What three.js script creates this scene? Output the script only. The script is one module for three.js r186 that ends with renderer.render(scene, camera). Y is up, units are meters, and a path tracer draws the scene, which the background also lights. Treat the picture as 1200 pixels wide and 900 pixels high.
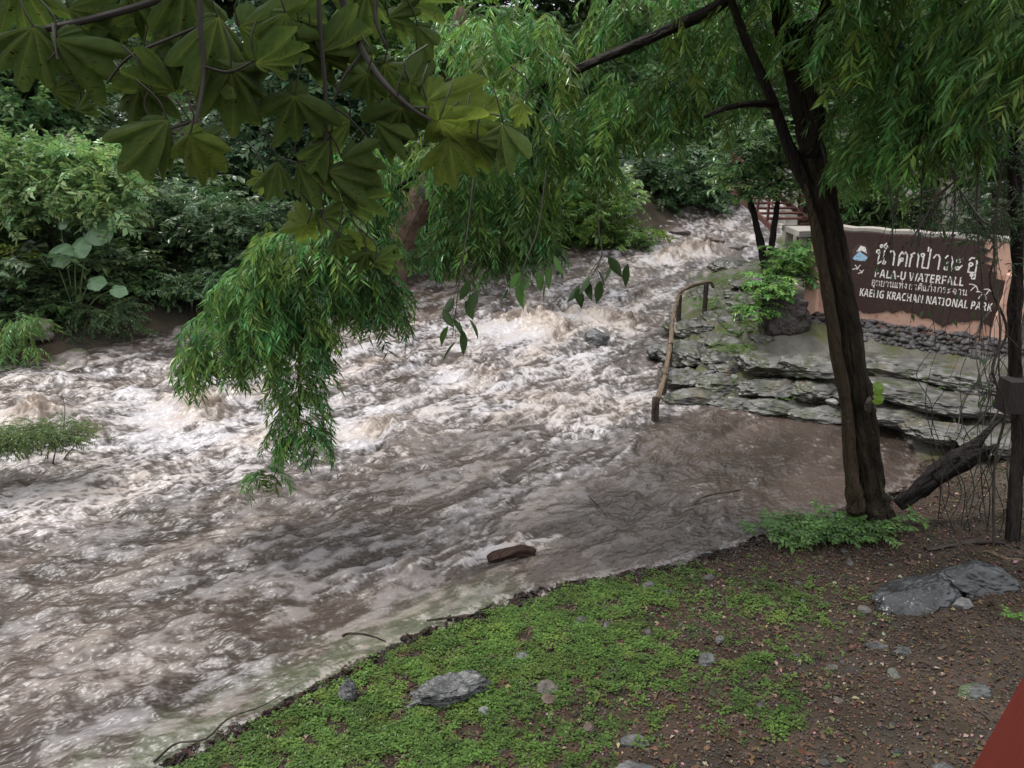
import * as THREE from 'three';
import { mergeGeometries } from 'three/addons/utils/BufferGeometryUtils.js';
import { createNoise3D } from 'simplex-noise';

// ---------------------------------------------------------------- camera, sky, sun, exposure
const scene = new THREE.Scene();
const camera = new THREE.PerspectiveCamera(52, 4 / 3, 0.05, 600);
camera.position.set(0, 4.2, 0);
camera.lookAt(0, 4.2 - Math.tan(18 * Math.PI / 180) * 10, -10);
scene.add(camera);

const renderer = new THREE.WebGLRenderer({ antialias: true });
renderer.toneMapping = THREE.LinearToneMapping;
renderer.toneMappingExposure = 1.9;
renderer.shadowMap.enabled = true;

{ // an even overcast sky, brighter towards the zenith
  const w = 64, h = 32, d = new Float32Array(w * h * 4);
  for (let j = 0; j < h; j++) for (let i = 0; i < w; i++) {
    const el = Math.sin(((j + 0.5) / h - 0.5) * Math.PI), k = 0.5 + 0.72 * Math.max(0, el);
    d.set([k * 0.97, k * 1.0, k * 1.05, 1], (j * w + i) * 4);
  }
  const t = new THREE.DataTexture(d, w, h, THREE.RGBAFormat, THREE.FloatType);
  t.mapping = THREE.EquirectangularReflectionMapping;
  t.magFilter = t.minFilter = THREE.LinearFilter;
  t.needsUpdate = true;
  scene.background = t; scene.environment = t;
}
const sun = new THREE.DirectionalLight(new THREE.Color(1, 0.97, 0.92), 1.5);
sun.position.set(-13, 30, -8);
sun.shadow.radius = 20; sun.castShadow = true;
sun.shadow.mapSize.set(2048, 2048);
Object.assign(sun.shadow.camera, { left: -40, right: 40, top: 40, bottom: -40, near: 1, far: 120 });
scene.add(sun, sun.target);

// ---------------------------------------------------------------- helpers
function rngOf(seed) {
  let a = seed >>> 0;
  return () => { a = (a + 0x6D2B79F5) | 0; let t = Math.imul(a ^ (a >>> 15), 1 | a); t = (t + Math.imul(t ^ (t >>> 7), 61 | t)) ^ t; return ((t ^ (t >>> 14)) >>> 0) / 4294967296; };
}
const n3 = createNoise3D(rngOf(11));
const V = (x, y, z) => new THREE.Vector3(x, y, z);
const clamp = (x, a = 0, b = 1) => Math.min(b, Math.max(a, x));
const sst = (a, b, x) => { const t = clamp((x - a) / (b - a)); return t * t * (3 - 2 * t); };
const mixv = (a, b, t) => a + (b - a) * t;
const mix3 = (a, b, t) => [a[0] + (b[0] - a[0]) * t, a[1] + (b[1] - a[1]) * t, a[2] + (b[2] - a[2]) * t];
function fbm(x, y, z, o = 4) { let s = 0, a = 0.5, f = 1; for (let i = 0; i < o; i++) { s += a * n3(x * f, y * f, z * f); a *= 0.5; f *= 2.03; } return s; }

const used = {};
function numbered(n) { used[n] = (used[n] ?? -1) + 1; return used[n] ? `${n}_${String(used[n]).padStart(3, '0')}` : n; }
function shadows(o) { o.castShadow = true; o.receiveShadow = true; return o; }
function thing(name, label, category, base = [0, 0, 0], group) {
  const o = new THREE.Group(); o.name = numbered(name); o.position.set(...base);
  o.userData = { label, category }; if (group) o.userData.group = group;
  scene.add(o); return o;
}
// adds a mesh whose geometry is in world metres to a thing (or to one of its parts)
function part(name, geo, mat, parent, kind) {
  const m = shadows(new THREE.Mesh(geo, mat)); m.name = name; parent.add(m);
  let p = parent; while (p && p !== scene) { m.position.sub(p.position); p = p.parent; }
  if (kind) m.userData.kind = kind;
  return m;
}
function solo(name, geo, mat, label, category, base, group) {
  const m = shadows(new THREE.Mesh(geo.translate(-base[0], -base[1], -base[2]), mat));
  m.name = numbered(name); m.position.set(...base); m.userData = { label, category }; if (group) m.userData.group = group;
  scene.add(m); return m;
}
function structure(name, geo, mat) { const m = shadows(new THREE.Mesh(geo, mat)); m.name = name; m.userData.kind = 'structure'; scene.add(m); return m; }
function copies(name, geo, mat, list, parent = scene) { // list of { m: Matrix4, c: [r, g, b] }
  const o = shadows(new THREE.InstancedMesh(geo, mat, list.length)); o.name = name; o.userData.kind = 'stuff';
  const c = new THREE.Color();
  list.forEach((e, i) => { o.setMatrixAt(i, e.m); o.setColorAt(i, c.setRGB(...(e.c ?? [1, 1, 1]))); });
  parent.add(o);
  let p = parent; while (p && p !== scene) { o.position.sub(p.position); p = p.parent; }
  return o;
}
function pose(x, y, z, rx, ry, rz, s, sy = s, sz = s) {
  return new THREE.Matrix4().compose(V(x, y, z), new THREE.Quaternion().setFromEuler(new THREE.Euler(rx, ry, rz, 'YXZ')), V(s, sy, sz));
}
function geoOf(pos, idx, col, uv) {
  const g = new THREE.BufferGeometry();
  g.setAttribute('position', new THREE.Float32BufferAttribute(pos, 3));
  if (col) g.setAttribute('color', new THREE.Float32BufferAttribute(col, 3));
  g.setAttribute('uv', new THREE.Float32BufferAttribute(uv ?? new Float32Array(pos.length / 3 * 2), 2));
  g.setIndex(idx); g.computeVertexNormals(); return g;
}
// a tapered limb swept along points; flutes and knots are real relief; colours by a grain function
function limb(pts, radii, { sides = 8, per = 6, flute = 0, rough = 0.12, seed = 1, color = [0.1, 0.08, 0.06], vary = 0.35, moss = 0, uvScale = 1, ragged = 0 } = {}) {
  const curve = new THREE.CatmullRomCurve3(pts.map(p => V(...p)), false, 'centripetal');
  const n = Math.max(2, (pts.length - 1) * per), len = curve.getLength();
  const pos = [], idx = [], col = [], uv = [];
  let up = V(0.31, 0.2, 0.93).normalize();
  for (let i = 0; i <= n; i++) {
    const t = i / n, p = curve.getPoint(t), d = curve.getTangent(t);
    const a = up.clone().addScaledVector(d, -up.dot(d)).normalize(), b = d.clone().cross(a); up = a;
    const f = t * (radii.length - 1), k = Math.min(radii.length - 2, Math.floor(f)), r0 = mixv(radii[k], radii[k + 1], f - k);
    for (let j = 0; j <= sides; j++) {
      const th = j / sides * Math.PI * 2, c = Math.cos(th), s = Math.sin(th);
      let r = r0 * (1 + rough * fbm(c * 1.3 + seed * 7.1, s * 1.3, t * len * 2.2 / 1, 3) * 1.6);
      if (flute) r *= 1 - flute * Math.pow(Math.abs(Math.sin(th * 2.5 + 1.4 * n3(t * len * 0.7, seed, th * 0.2))), 0.4) * (0.6 + 0.4 * n3(c, s, t * len * 0.8 + seed)) + 0;
      if (ragged && i === n) r *= 0.4 + 0.9 * Math.abs(n3(c * 3, s * 3, seed));
      pos.push(p.x + (a.x * c + b.x * s) * r, p.y + (a.y * c + b.y * s) * r, p.z + (a.z * c + b.z * s) * r);
      const g1 = fbm(c * 2 + seed, s * 2, t * len * 1.1, 3), g2 = n3(c * 9, s * 9 + seed, t * len * 3);
      let cc = color.map(v => v * (1 + vary * (g1 * 1.2 + g2 * 0.5)));
      if (moss) { const mm = sst(0.15, 0.5, fbm(c + 5, s + seed, t * len * 1.3, 3) + moss - 0.5); cc = mix3(cc, [0.07, 0.085, 0.03], mm * 0.8); }
      col.push(...cc.map(v => Math.max(0.004, v)));
      uv.push(j / sides * Math.PI * 2 * r0 * uvScale, t * len * uvScale);
    }
  }
  const w = sides + 1;
  for (let i = 0; i < n; i++) for (let j = 0; j < sides; j++) { const q = i * w + j; idx.push(q, q + 1, q + w, q + 1, q + w + 1, q + w); }
  for (const [i, flip] of [[0, 1], [n, 0]]) { // closed ends
    const c = curve.getPoint(i / n), at = pos.length / 3; pos.push(c.x, c.y, c.z); col.push(...color); uv.push(0, 0);
    for (let j = 0; j < sides; j++) { const q = i * w + j; flip ? idx.push(at, q + 1, q) : idx.push(at, q, q + 1); }
  }
  return geoOf(pos, idx, col, uv);
}
// an angular stone: a sphere cut by random planes, then roughened; strata makes layered edges
function stone(seed, sx, sy, sz, { cuts = 12, detail = 10, rough = 0.05, strata = 0, base = [0.13, 0.125, 0.12], tint = [0.2, 0.19, 0.175], moss = 0, mossColor = [0.06, 0.085, 0.025], stain = 0, stainColor = [0.13, 0.085, 0.05] } = {}) {
  const r = rngOf(seed * 977 + 5), g = new THREE.IcosahedronGeometry(1, detail), P = g.attributes.position, planes = [];
  for (let i = 0; i < cuts; i++) { const u = r() * 2 - 1, a = r() * 6.283, q = Math.sqrt(1 - u * u); planes.push([q * Math.cos(a), u, q * Math.sin(a), 0.62 + r() * 0.3]); }
  const col = [], S = Math.max(sx, sy, sz);
  for (let i = 0; i < P.count; i++) {
    let x = P.getX(i), y = P.getY(i), z = P.getZ(i), k = 1;
    for (const [a, b, c, d] of planes) { const e = a * x + b * y + c * z; if (e > 0.01) k = Math.min(k, d / e); }
    k *= 1 + rough * (fbm(x * 2.1 + seed, y * 2.1, z * 2.1, 4) * 1.6 + 0.35 * n3(x * 9, y * 9 + seed, z * 9));
    x *= k; y *= k; z *= k;
    if (strata) { const l = fbm(x * 0.6 + seed, y * sy / S * 16, z * 0.6, 2); const sh = 1 + strata * l; x *= sh; z *= sh; }
    P.setXYZ(i, x * sx, y * sy, z * sz);
    const wx = x * sx, wy = y * sy, wz = z * sz;
    const v = fbm(wx * 3.1 + seed, wy * 6, wz * 3.1, 4), v2 = n3(wx * 22, wy * 22, wz * 22 + seed), v3 = fbm(wx * 1.3, wy * 1.3 + seed * 3, wz * 1.3, 3);
    let c = mix3(base, tint, clamp(0.5 + v * 1.1 + v2 * 0.22));
    if (stain) c = mix3(c, stainColor, sst(0.05, 0.35, v3 + stain - 0.4));
    if (moss) c = mix3(c, mossColor, sst(0.0, 0.22, fbm(wx * 2.3 + 9, wy * 2, wz * 2.3 + seed, 4) + moss - 0.5) * (0.75 + 0.25 * v2));
    col.push(...c.map(q => Math.max(0.01, q)));
  }
  g.setAttribute('color', new THREE.Float32BufferAttribute(col, 3));
  return smoothed(g);
}
function smoothed(g) { // shared normals for a sphere-like soup
  const P = g.attributes.position, map = new Map(), N = new Float32Array(P.count * 3), A = V(), B = V(), C = V();
  const key = i => `${Math.round(P.getX(i) * 2e4)},${Math.round(P.getY(i) * 2e4)},${Math.round(P.getZ(i) * 2e4)}`;
  const keys = []; for (let i = 0; i < P.count; i++) keys.push(key(i));
  for (let i = 0; i < P.count; i += 3) {
    A.fromBufferAttribute(P, i); B.fromBufferAttribute(P, i + 1); C.fromBufferAttribute(P, i + 2);
    const n = B.sub(A).cross(C.sub(A));
    for (let k = 0; k < 3; k++) { const q = map.get(keys[i + k]) ?? [0, 0, 0]; q[0] += n.x; q[1] += n.y; q[2] += n.z; map.set(keys[i + k], q); }
  }
  for (let i = 0; i < P.count; i++) { const q = map.get(keys[i]), l = Math.hypot(...q) || 1; N.set([q[0] / l, q[1] / l, q[2] / l], i * 3); }
  g.setAttribute('normal', new THREE.BufferAttribute(N, 3)); return g;
}
// periodic value noise for small repeating relief maps
function tileNoise(size, freqs, seed) {
  const out = new Float32Array(size * size);
  for (const [fx, fy, amp] of freqs) {
    const r = rngOf(seed + fx * 31 + fy), L = Float32Array.from({ length: fx * fy }, () => r());
    for (let y = 0; y < size; y++) for (let x = 0; x < size; x++) {
      const u = x / size * fx, v = y / size * fy, i = Math.floor(u), j = Math.floor(v), a = u - i, b = v - j, s = a * a * (3 - 2 * a), t = b * b * (3 - 2 * b);
      const q = (m, n) => L[(n % fy) * fx + (m % fx)];
      out[y * size + x] += amp * (mixv(mixv(q(i, j), q(i + 1, j), s), mixv(q(i, j + 1), q(i + 1, j + 1), s), t) - 0.5);
    }
  }
  return out;
}
function reliefMap(size, freqs, seed, shape = v => v) {
  const f = tileNoise(size, freqs, seed), d = new Uint8Array(size * size * 4);
  for (let i = 0; i < f.length; i++) { const v = clamp(0.5 + shape(f[i])) * 255; d.set([v, v, v, 255], i * 4); }
  const t = new THREE.DataTexture(d, size, size); t.wrapS = t.wrapT = THREE.RepeatWrapping; t.magFilter = t.minFilter = THREE.LinearFilter; t.needsUpdate = true; return t;
}
const T = {
  soil: reliefMap(512, [[9, 9, 0.4], [24, 24, 0.4], [60, 60, 0.35], [130, 130, 0.3]], 3),
  rock: reliefMap(512, [[7, 11, 0.5], [20, 34, 0.35], [60, 90, 0.25]], 5),
  bark: reliefMap(512, [[16, 4, 0.6], [40, 9, 0.45], [90, 30, 0.25]], 7),
  ripple: reliefMap(512, [[7, 6, 0.4], [15, 12, 0.4], [29, 24, 0.36], [50, 44, 0.2]], 9),
};
const std = o => new THREE.MeshStandardMaterial({ vertexColors: true, roughness: 0.8, ...o });
const leafy = o => new THREE.MeshPhysicalMaterial({ vertexColors: true, roughness: 1, transmission: 0.38, thickness: 0, clearcoat: 0.5, clearcoatRoughness: 0.2, specularIntensity: 0.3, side: THREE.DoubleSide, ...o });
const M = {
  soil: new THREE.MeshPhysicalMaterial({ vertexColors: true, roughness: 0.85, specularIntensity: 0.35, bumpMap: T.soil, bumpScale: 0.02 }),
  water: new THREE.MeshPhysicalMaterial({ vertexColors: true, roughness: 0.36, specularIntensity: 0.65, bumpMap: T.ripple, bumpScale: 0.026 }),
  wetRock: std({ roughness: 0.45, bumpMap: T.rock, bumpScale: 0.012 }),
  dryRock: std({ roughness: 0.7 }),
  soakedRock: std({ roughness: 0.34 }),
  bark: new THREE.MeshPhysicalMaterial({ vertexColors: true, roughness: 0.75, specularIntensity: 0.3, bumpMap: T.bark, bumpScale: 0.05 }),
  twig: std({ roughness: 0.7 }),
  leaf: leafy({}),
  wetLeaf: leafy({ clearcoat: 1, clearcoatRoughness: 0.3 }),
  broadLeaf: leafy({ transmission: 0.65, clearcoat: 0.06, clearcoatRoughness: 0.3, specularIntensity: 0.15 }),
  cover: leafy({ transmission: 0.3, clearcoat: 0.15 }),
  litter: new THREE.MeshPhysicalMaterial({ vertexColors: true, roughness: 0.7, specularIntensity: 0.4, side: THREE.DoubleSide }),
};

// ---------------------------------------------------------------- the land and the river
// the flooded area in plan (x, z): near bank, then the rocky bank below the sign going upstream, then the far bank back downstream
const BANK_NEAR = [[-60, 22], [-30, 9], [-12, 1.2], [-6, -1.4], [-3.5, -3.3], [-2.36, -4.35], [-1.38, -5.33], [-0.6, -5.96], [0.16, -6.43], [0.83, -6.72], [1.9, -7.04], [2.76, -7.56], [3.93, -8.2], [4.9, -8.8], [5.44, -9.63]];
const BANK_RIGHT = [[5.44, -9.63], [5.6, -10.7], [4.94, -11.24], [3.6, -11.75], [2.6, -12.2], [2.72, -13.4], [3.35, -16.3], [4.0, -18.6], [5.3, -21], [7.8, -23.5], [9.2, -27], [10.4, -31], [15, -42], [24, -60]];
const BANK_LEFT = [[20, -62], [11.5, -43], [8.2, -34], [6.3, -29.6], [4.6, -26.6], [2.6, -25.4], [-1, -24.3], [-4, -21], [-6, -18], [-7.4, -16.3], [-8.4, -15], [-9.5, -14], [-14, -11.5], [-24, -6], [-60, 4]];
const SHORE = [...BANK_NEAR, ...BANK_RIGHT.slice(1), ...BANK_LEFT];
function distTo(line, x, z) {
  let best = 1e9;
  for (let i = 0; i + 1 < line.length; i++) {
    const [ax, az] = line[i], [bx, bz] = line[i + 1], dx = bx - ax, dz = bz - az;
    const t = clamp(((x - ax) * dx + (z - az) * dz) / (dx * dx + dz * dz)), ex = x - ax - dx * t, ez = z - az - dz * t, d = ex * ex + ez * ez;
    if (d < best) best = d;
  }
  return Math.sqrt(best);
}
function inRiver(x, z) {
  let c = false;
  for (let i = 0, j = SHORE.length - 1; i < SHORE.length; j = i++) {
    const [xi, zi] = SHORE[i], [xj, zj] = SHORE[j];
    if ((zi > z) !== (zj > z) && x < (xj - xi) * (z - zi) / (zj - zi) + xi) c = !c;
  }
  return c;
}
const LEVELS = [[-100, 0], [14, 0], [17.5, 0.16], [20, 0.42], [25, 0.72], [27.5, 0.98], [30, 1.45], [36, 2.3], [46, 3.4], [70, 5]];
function level(z) { // the water climbs upstream through the rapids
  const s = -z; let k = 0; while (k < LEVELS.length - 2 && s > LEVELS[k + 1][0]) k++;
  const [a, ha] = LEVELS[k], [b, hb] = LEVELS[k + 1]; return mixv(ha, hb, clamp((s - a) / (b - a)));
}
function shoreAt(x, z) {
  const dn = distTo(BANK_NEAR, x, z), dr = distTo(BANK_RIGHT, x, z), dl = distTo(BANK_LEFT, x, z), s = inRiver(x, z) ? -1 : 1;
  const wn = 1 / (dn ** 3 + 0.01), wr = 1 / (dr ** 3 + 0.01), wl = 1 / (dl ** 3 + 0.01), w = wn + wr + wl;
  return { d: s * Math.min(dn, dr, dl), n: wn / w, r: wr / w, l: wl / w };
}
function landHeight(x, z, sh = shoreAt(x, z)) {
  const L = level(z), d = sh.d;
  if (d <= 0) return L + Math.max(-0.9, 0.16 * d * (1 + sh.l * 3)) - 0.004 + 0.02 * fbm(x * 2, 0, z * 2, 3);
  const hill = (k, m) => m * (1 - Math.exp(-k / m));
  const near = 0.15 * d - 0.004 * Math.min(d, 8) ** 2 + 0.03 * fbm(x * 1.4, 3, z * 1.4, 4) + 0.015 * n3(x * 6, 1, z * 6);
  const ramp = Math.min(0.42 * d, 1.02 + 0.02 * (d - 2.4)) + hill(Math.max(0, d - 5.2) * 0.42, 13);
  const q = 0.2, st = Math.floor(ramp / q + 0.6 * fbm(x * 0.5, 7, z * 0.5, 2)) * q, fr = ramp / q - Math.floor(ramp / q);
  const right = mixv(ramp, st + q * sst(0.55, 1, fr), clamp(1 - Math.abs(d - 1.2) / 1.6) * 0.55) + 0.05 * fbm(x * 1.7, 2, z * 1.7, 4);
  const left = Math.min(0.5 * d, 0.5) + hill(Math.max(0, d - 0.8) * 0.48, 11) + 0.25 * fbm(x * 0.5, 4, z * 0.5, 4) * clamp(d);
  return L * (sh.r + sh.l) + near * sh.n + right * sh.r + left * sh.l + Math.max(0, Math.hypot(x, z) - 45) * 0.05;
}
const ground = (x, z) => landHeight(x, z);

// a sheet of rings round a point: rings close together near it, wider far out
function ringSheet(rings, angles, heightAt, colorAt, uvAt, keep) {
  const pos = [], col = [], uv = [], idx = [], w = angles.length, ok = [];
  for (const r of rings) for (const a of angles) {
    const x = Math.sin(a) * r, z = -Math.cos(a) * r, h = heightAt(x, z);
    pos.push(x, h.y, z); col.push(...colorAt(x, z, h)); uv.push(...uvAt(x, z, h)); ok.push(!keep || keep(h));
  }
  for (let i = 0; i + 1 < rings.length; i++) for (let j = 0; j + 1 < w; j++) {
    const q = i * w + j; if (!(ok[q] || ok[q + 1] || ok[q + w] || ok[q + w + 1])) continue;
    idx.push(q, q + 1, q + w, q + 1, q + w + 1, q + w);
  }
  return geoOf(pos, idx, col, uv);
}
function steps(a, b, n) { return Array.from({ length: n }, (_, i) => a + (b - a) * i / n); }
function logSteps(a, b, n) { return Array.from({ length: n }, (_, i) => a * Math.pow(b / a, i / n)); }
const rad = Math.PI / 180;

const grassy = (x, z, sh) => { // where small-leaved ground cover grows on the near bank
  if (sh.n < 0.5) return 0;
  const e = fbm(x * 0.8, 5, z * 0.8, 3), e2 = fbm(x * 2.6, 8, z * 2.6, 4), ex = x + 0.5 * (z + 6);
  let g = sst(2.05, 0.6, ex + e * 1.1 + e2 * 1.2);
  for (const [a, b, r] of [[2.45, -6.1, 0.42], [1.9, -5.1, 0.3], [1.75, -4.5, 0.25], [0.9, -3.4, 0.3]]) g = Math.max(g, 0.75 * Math.exp(-((x - a) ** 2 + (z - b) ** 2) / (r * r)) * (0.6 + e2));
  return clamp(g * sst(0.0, 0.16, sh.d + 0.08 * e2) * (0.04 + 0.96 * sst(-0.26, 0.16, e2 + 0.1 + 0.12 * n3(x * 9, 3, z * 9))));
};
{
  const angles = [...steps(-180, -50, 50), ...steps(-50, 50, 460), ...steps(50, 180, 50), 180].map(a => a * rad);
  const rings = [0.02, ...logSteps(0.6, 3.4, 20), ...steps(3.4, 9.5, 230), ...logSteps(9.5, 18, 110), ...logSteps(18, 60, 80), ...logSteps(60, 260, 24), 260];
  const g = ringSheet(rings, angles, (x, z) => { const sh = shoreAt(x, z); return { y: landHeight(x, z, sh), sh }; }, (x, z, h) => {
    const { sh } = h, a = fbm(x * 1.1, 0.5, z * 1.1, 4), b = n3(x * 9, 2, z * 9), c = n3(x * 31, 4, z * 31);
    let soil = mix3([0.022, 0.0138, 0.0092], [0.051, 0.0325, 0.0222], clamp(0.5 + a + 0.25 * b + 0.2 * c));
    soil = mix3(soil, [0.03, 0.025, 0.021], sst(0.2, 0.5, fbm(x * 2.3, 6, z * 2.3, 3) + 0.12 * c));
    const rock = mix3(mix3([0.07, 0.067, 0.055], [0.14, 0.134, 0.112], clamp(0.5 + a * 1.2 + 0.2 * b)), [0.075, 0.08, 0.035], sst(0.02, 0.3, fbm(x * 0.9, 9, z * 0.9, 4) + 0.1 * c));
    const wild = mix3([0.035, 0.03, 0.022], [0.06, 0.045, 0.03], clamp(0.5 + a + 0.3 * c));
    const far = sst(5, 7, sh.d);
    let out = soil.map((v, i) => v * sh.n + mixv(rock[i], wild[i], far) * sh.r + wild[i] * sh.l);
    if (sh.n > 0.5) { out = mix3(out, [0.04, 0.045, 0.016], 0.4 * grassy(x, z, sh)); out = mix3(out, [0.018, 0.013, 0.01], 0.6 * sst(0.22, 0.1, sh.d + 0.1 * a + 0.05 * b) * sst(-0.1, 0, sh.d)); } // rotted debris left by the flood
    return out.map(v => Math.max(v, 0.01));
  }, (x, z) => [x / 1.1, z / 1.1]);
  structure('ground', g, M.soil);
}

// stream coordinates: metres along the current and across it
const STREAM = new THREE.CatmullRomCurve3([[24, -62], [14, -42], [8.6, -31], [5.2, -25], [1.2, -18], [-3.6, -12.2], [-10, -7.8], [-20, -3.6], [-42, 4], [-72, 14]].map(([x, z]) => V(x, 0, z)));
const SP = STREAM.getSpacedPoints(260).map(p => [p.x, p.z]), SL = STREAM.getLength() / 260, ST = SP.map((_, i) => { const p = STREAM.getTangentAt(i / 260); return [p.x, p.z]; });
function along(x, z) {
  let best = 1e9, bi = 0;
  for (let i = 0; i <= 260; i += 6) { const d = (x - SP[i][0]) ** 2 + (z - SP[i][1]) ** 2; if (d < best) { best = d; bi = i; } }
  let res = [bi * SL, 0]; best = 1e9;
  for (let i = Math.max(0, bi - 8); i < Math.min(260, bi + 8); i++) { // the foot of the perpendicular, with the tangent turning evenly along each piece
    const [ax, az] = SP[i], [bx, bz] = SP[i + 1], fa = (x - ax) * ST[i][0] + (z - az) * ST[i][1], fb = (x - bx) * ST[i + 1][0] + (z - bz) * ST[i + 1][1];
    if (fa < 0 || fb >= 0) continue;
    const u = fa / (fa - fb), ex = x - mixv(ax, bx, u), ez = z - mixv(az, bz, u), d = ex * ex + ez * ez;
    if (d < best) { best = d; res = [(i + u) * SL, ((bx - ax) * ez - (bz - az) * ex > 0 ? 1 : -1) * Math.sqrt(d)]; }
  }
  return res;
}
// how wild the water is: [x, z, reach, strength]
const WILD = [
  [[0.363, 0.15, -16.28], 2.6, 0.9], [[-0.631, 0, -13.948], 2.2, 0.8], [[-2.143, 0, -11.626], 2.2, 0.85], [[-4.955, 0, -11.626], 2.3, 0.95], [[-7.018, 0, -11.244], 2.2, 1], [[-9.09, 0, -10.883], 2.6, 0.9],
  [[1.473, 0, -12.926], 1.9, 0.8], [[2.406, 0.2, -18.15], 2.2, 0.9], [[4.383, 0.5, -22.418], 2.6, 0.85], [[6.553, 0.7, -25.351], 2.6, 1], [[8.82, 1.1, -30.683], 3, 1], [[-5.343, 0, -8.604], 1.3, 0.7], [[-2.558, 0, -9.916], 1.4, 0.6], [[-6.858, 0, -13.419], 2, 0.6], [[-0.361, 0, -7.382], 0.7, 0.4], [[1.263, 0, -10.883], 1.1, 0.5], [[-1.964, 0, -14.515], 2.2, 0.8], [[-4.262, 0, -13.948], 2, 0.7],
].map(([p, r, k]) => [p[0], p[2], r, k]);
const CALM = [[[3.233, 0, -9.09], 2.0, 1], [[1.964, 0, -8.16], 1.4, 0.8], [[4.758, 0, -9.627], 1.6, 1], [[0.902, 0, -7.382], 0.9, 0.6], [[2.747, 0, -10.221], 1.2, 0.55]].map(([p, r, k]) => [p[0], p[2], r, k]);
// foam shed by single obstacles: along, across, reach along, reach across, amount
const SPILLS = [[[0.09, 0, -7.382], 0.28, 0.1, 1.1], [[0.411, 0, -7.491], 0.2, 0.1, 0.9], [[-0.353, 0, -7.207], 0.35, 0.08, 1.0], [[-0.863, 0, -7.006], 0.35, 0.08, 0.9], [[-1.354, 0, -6.846], 0.35, 0.08, 0.7], [[-3.734, 0, -10.711], 0.8, 0.5, 0.4], [[-5.422, 0, -8.377], 1.6, 0.3, 0.6], [[-4.208, 0, -8.841], 1.4, 0.3, 0.5], [[1.136, 0, -10.883], 0.8, 0.4, 0.4], [[0.431, 0, -9.09], 0.8, 0.25, 0.3], [[-2.169, 0, -6.428], 0.9, 0.18, 0.25]].map(([p, a, b, k]) => [...along(p[0], p[2]), a, b, k]);
// water heaped over hidden rocks: [x, z, half width across, half length along, height]
const HEAPS = [
  [[0.462, 0.2, -16.613], 0.85, 0.45, 0.32], [[1.754, 0.2, -17.609], 0.5, 0.3, 0.12], [[-4.85, 0, -11.706], 0.7, 0.4, 0.26], [[-7.106, 0, -11.17], 0.8, 0.42, 0.26], [[-6.099, 0, -10.711], 0.35, 0.25, 0.14], [[5.712, 0.6, -24.019], 0.8, 0.5, 0.25], [[4.802, 0.6, -23.347], 0.6, 0.5, 0.2], [[-1.894, 0, -10.883], 0.4, 0.3, 0.12],
  [[-0.618, 0, -13.626], 0.5, 0.3, 0.12], [[2.296, 0.2, -17.265], 0.5, 0.3, 0.15], [[0.054, 0, -7.382], 0.16, 0.12, 0.12], [[-0.524, 0, -7.106], 0.16, 0.12, 0.06], [[-1.023, 0, -6.909], 0.16, 0.12, 0.06], [[-1.596, 0, -6.784], 0.16, 0.13, 0.05], [[-3.224, 0, -10.221], 0.4, 0.3, 0.12], [[0.552, 0, -12.032], 0.5, 0.3, 0.09],
].map(([p, a, b, h]) => [...along(p[0], p[2]), a, b, h]);
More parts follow.
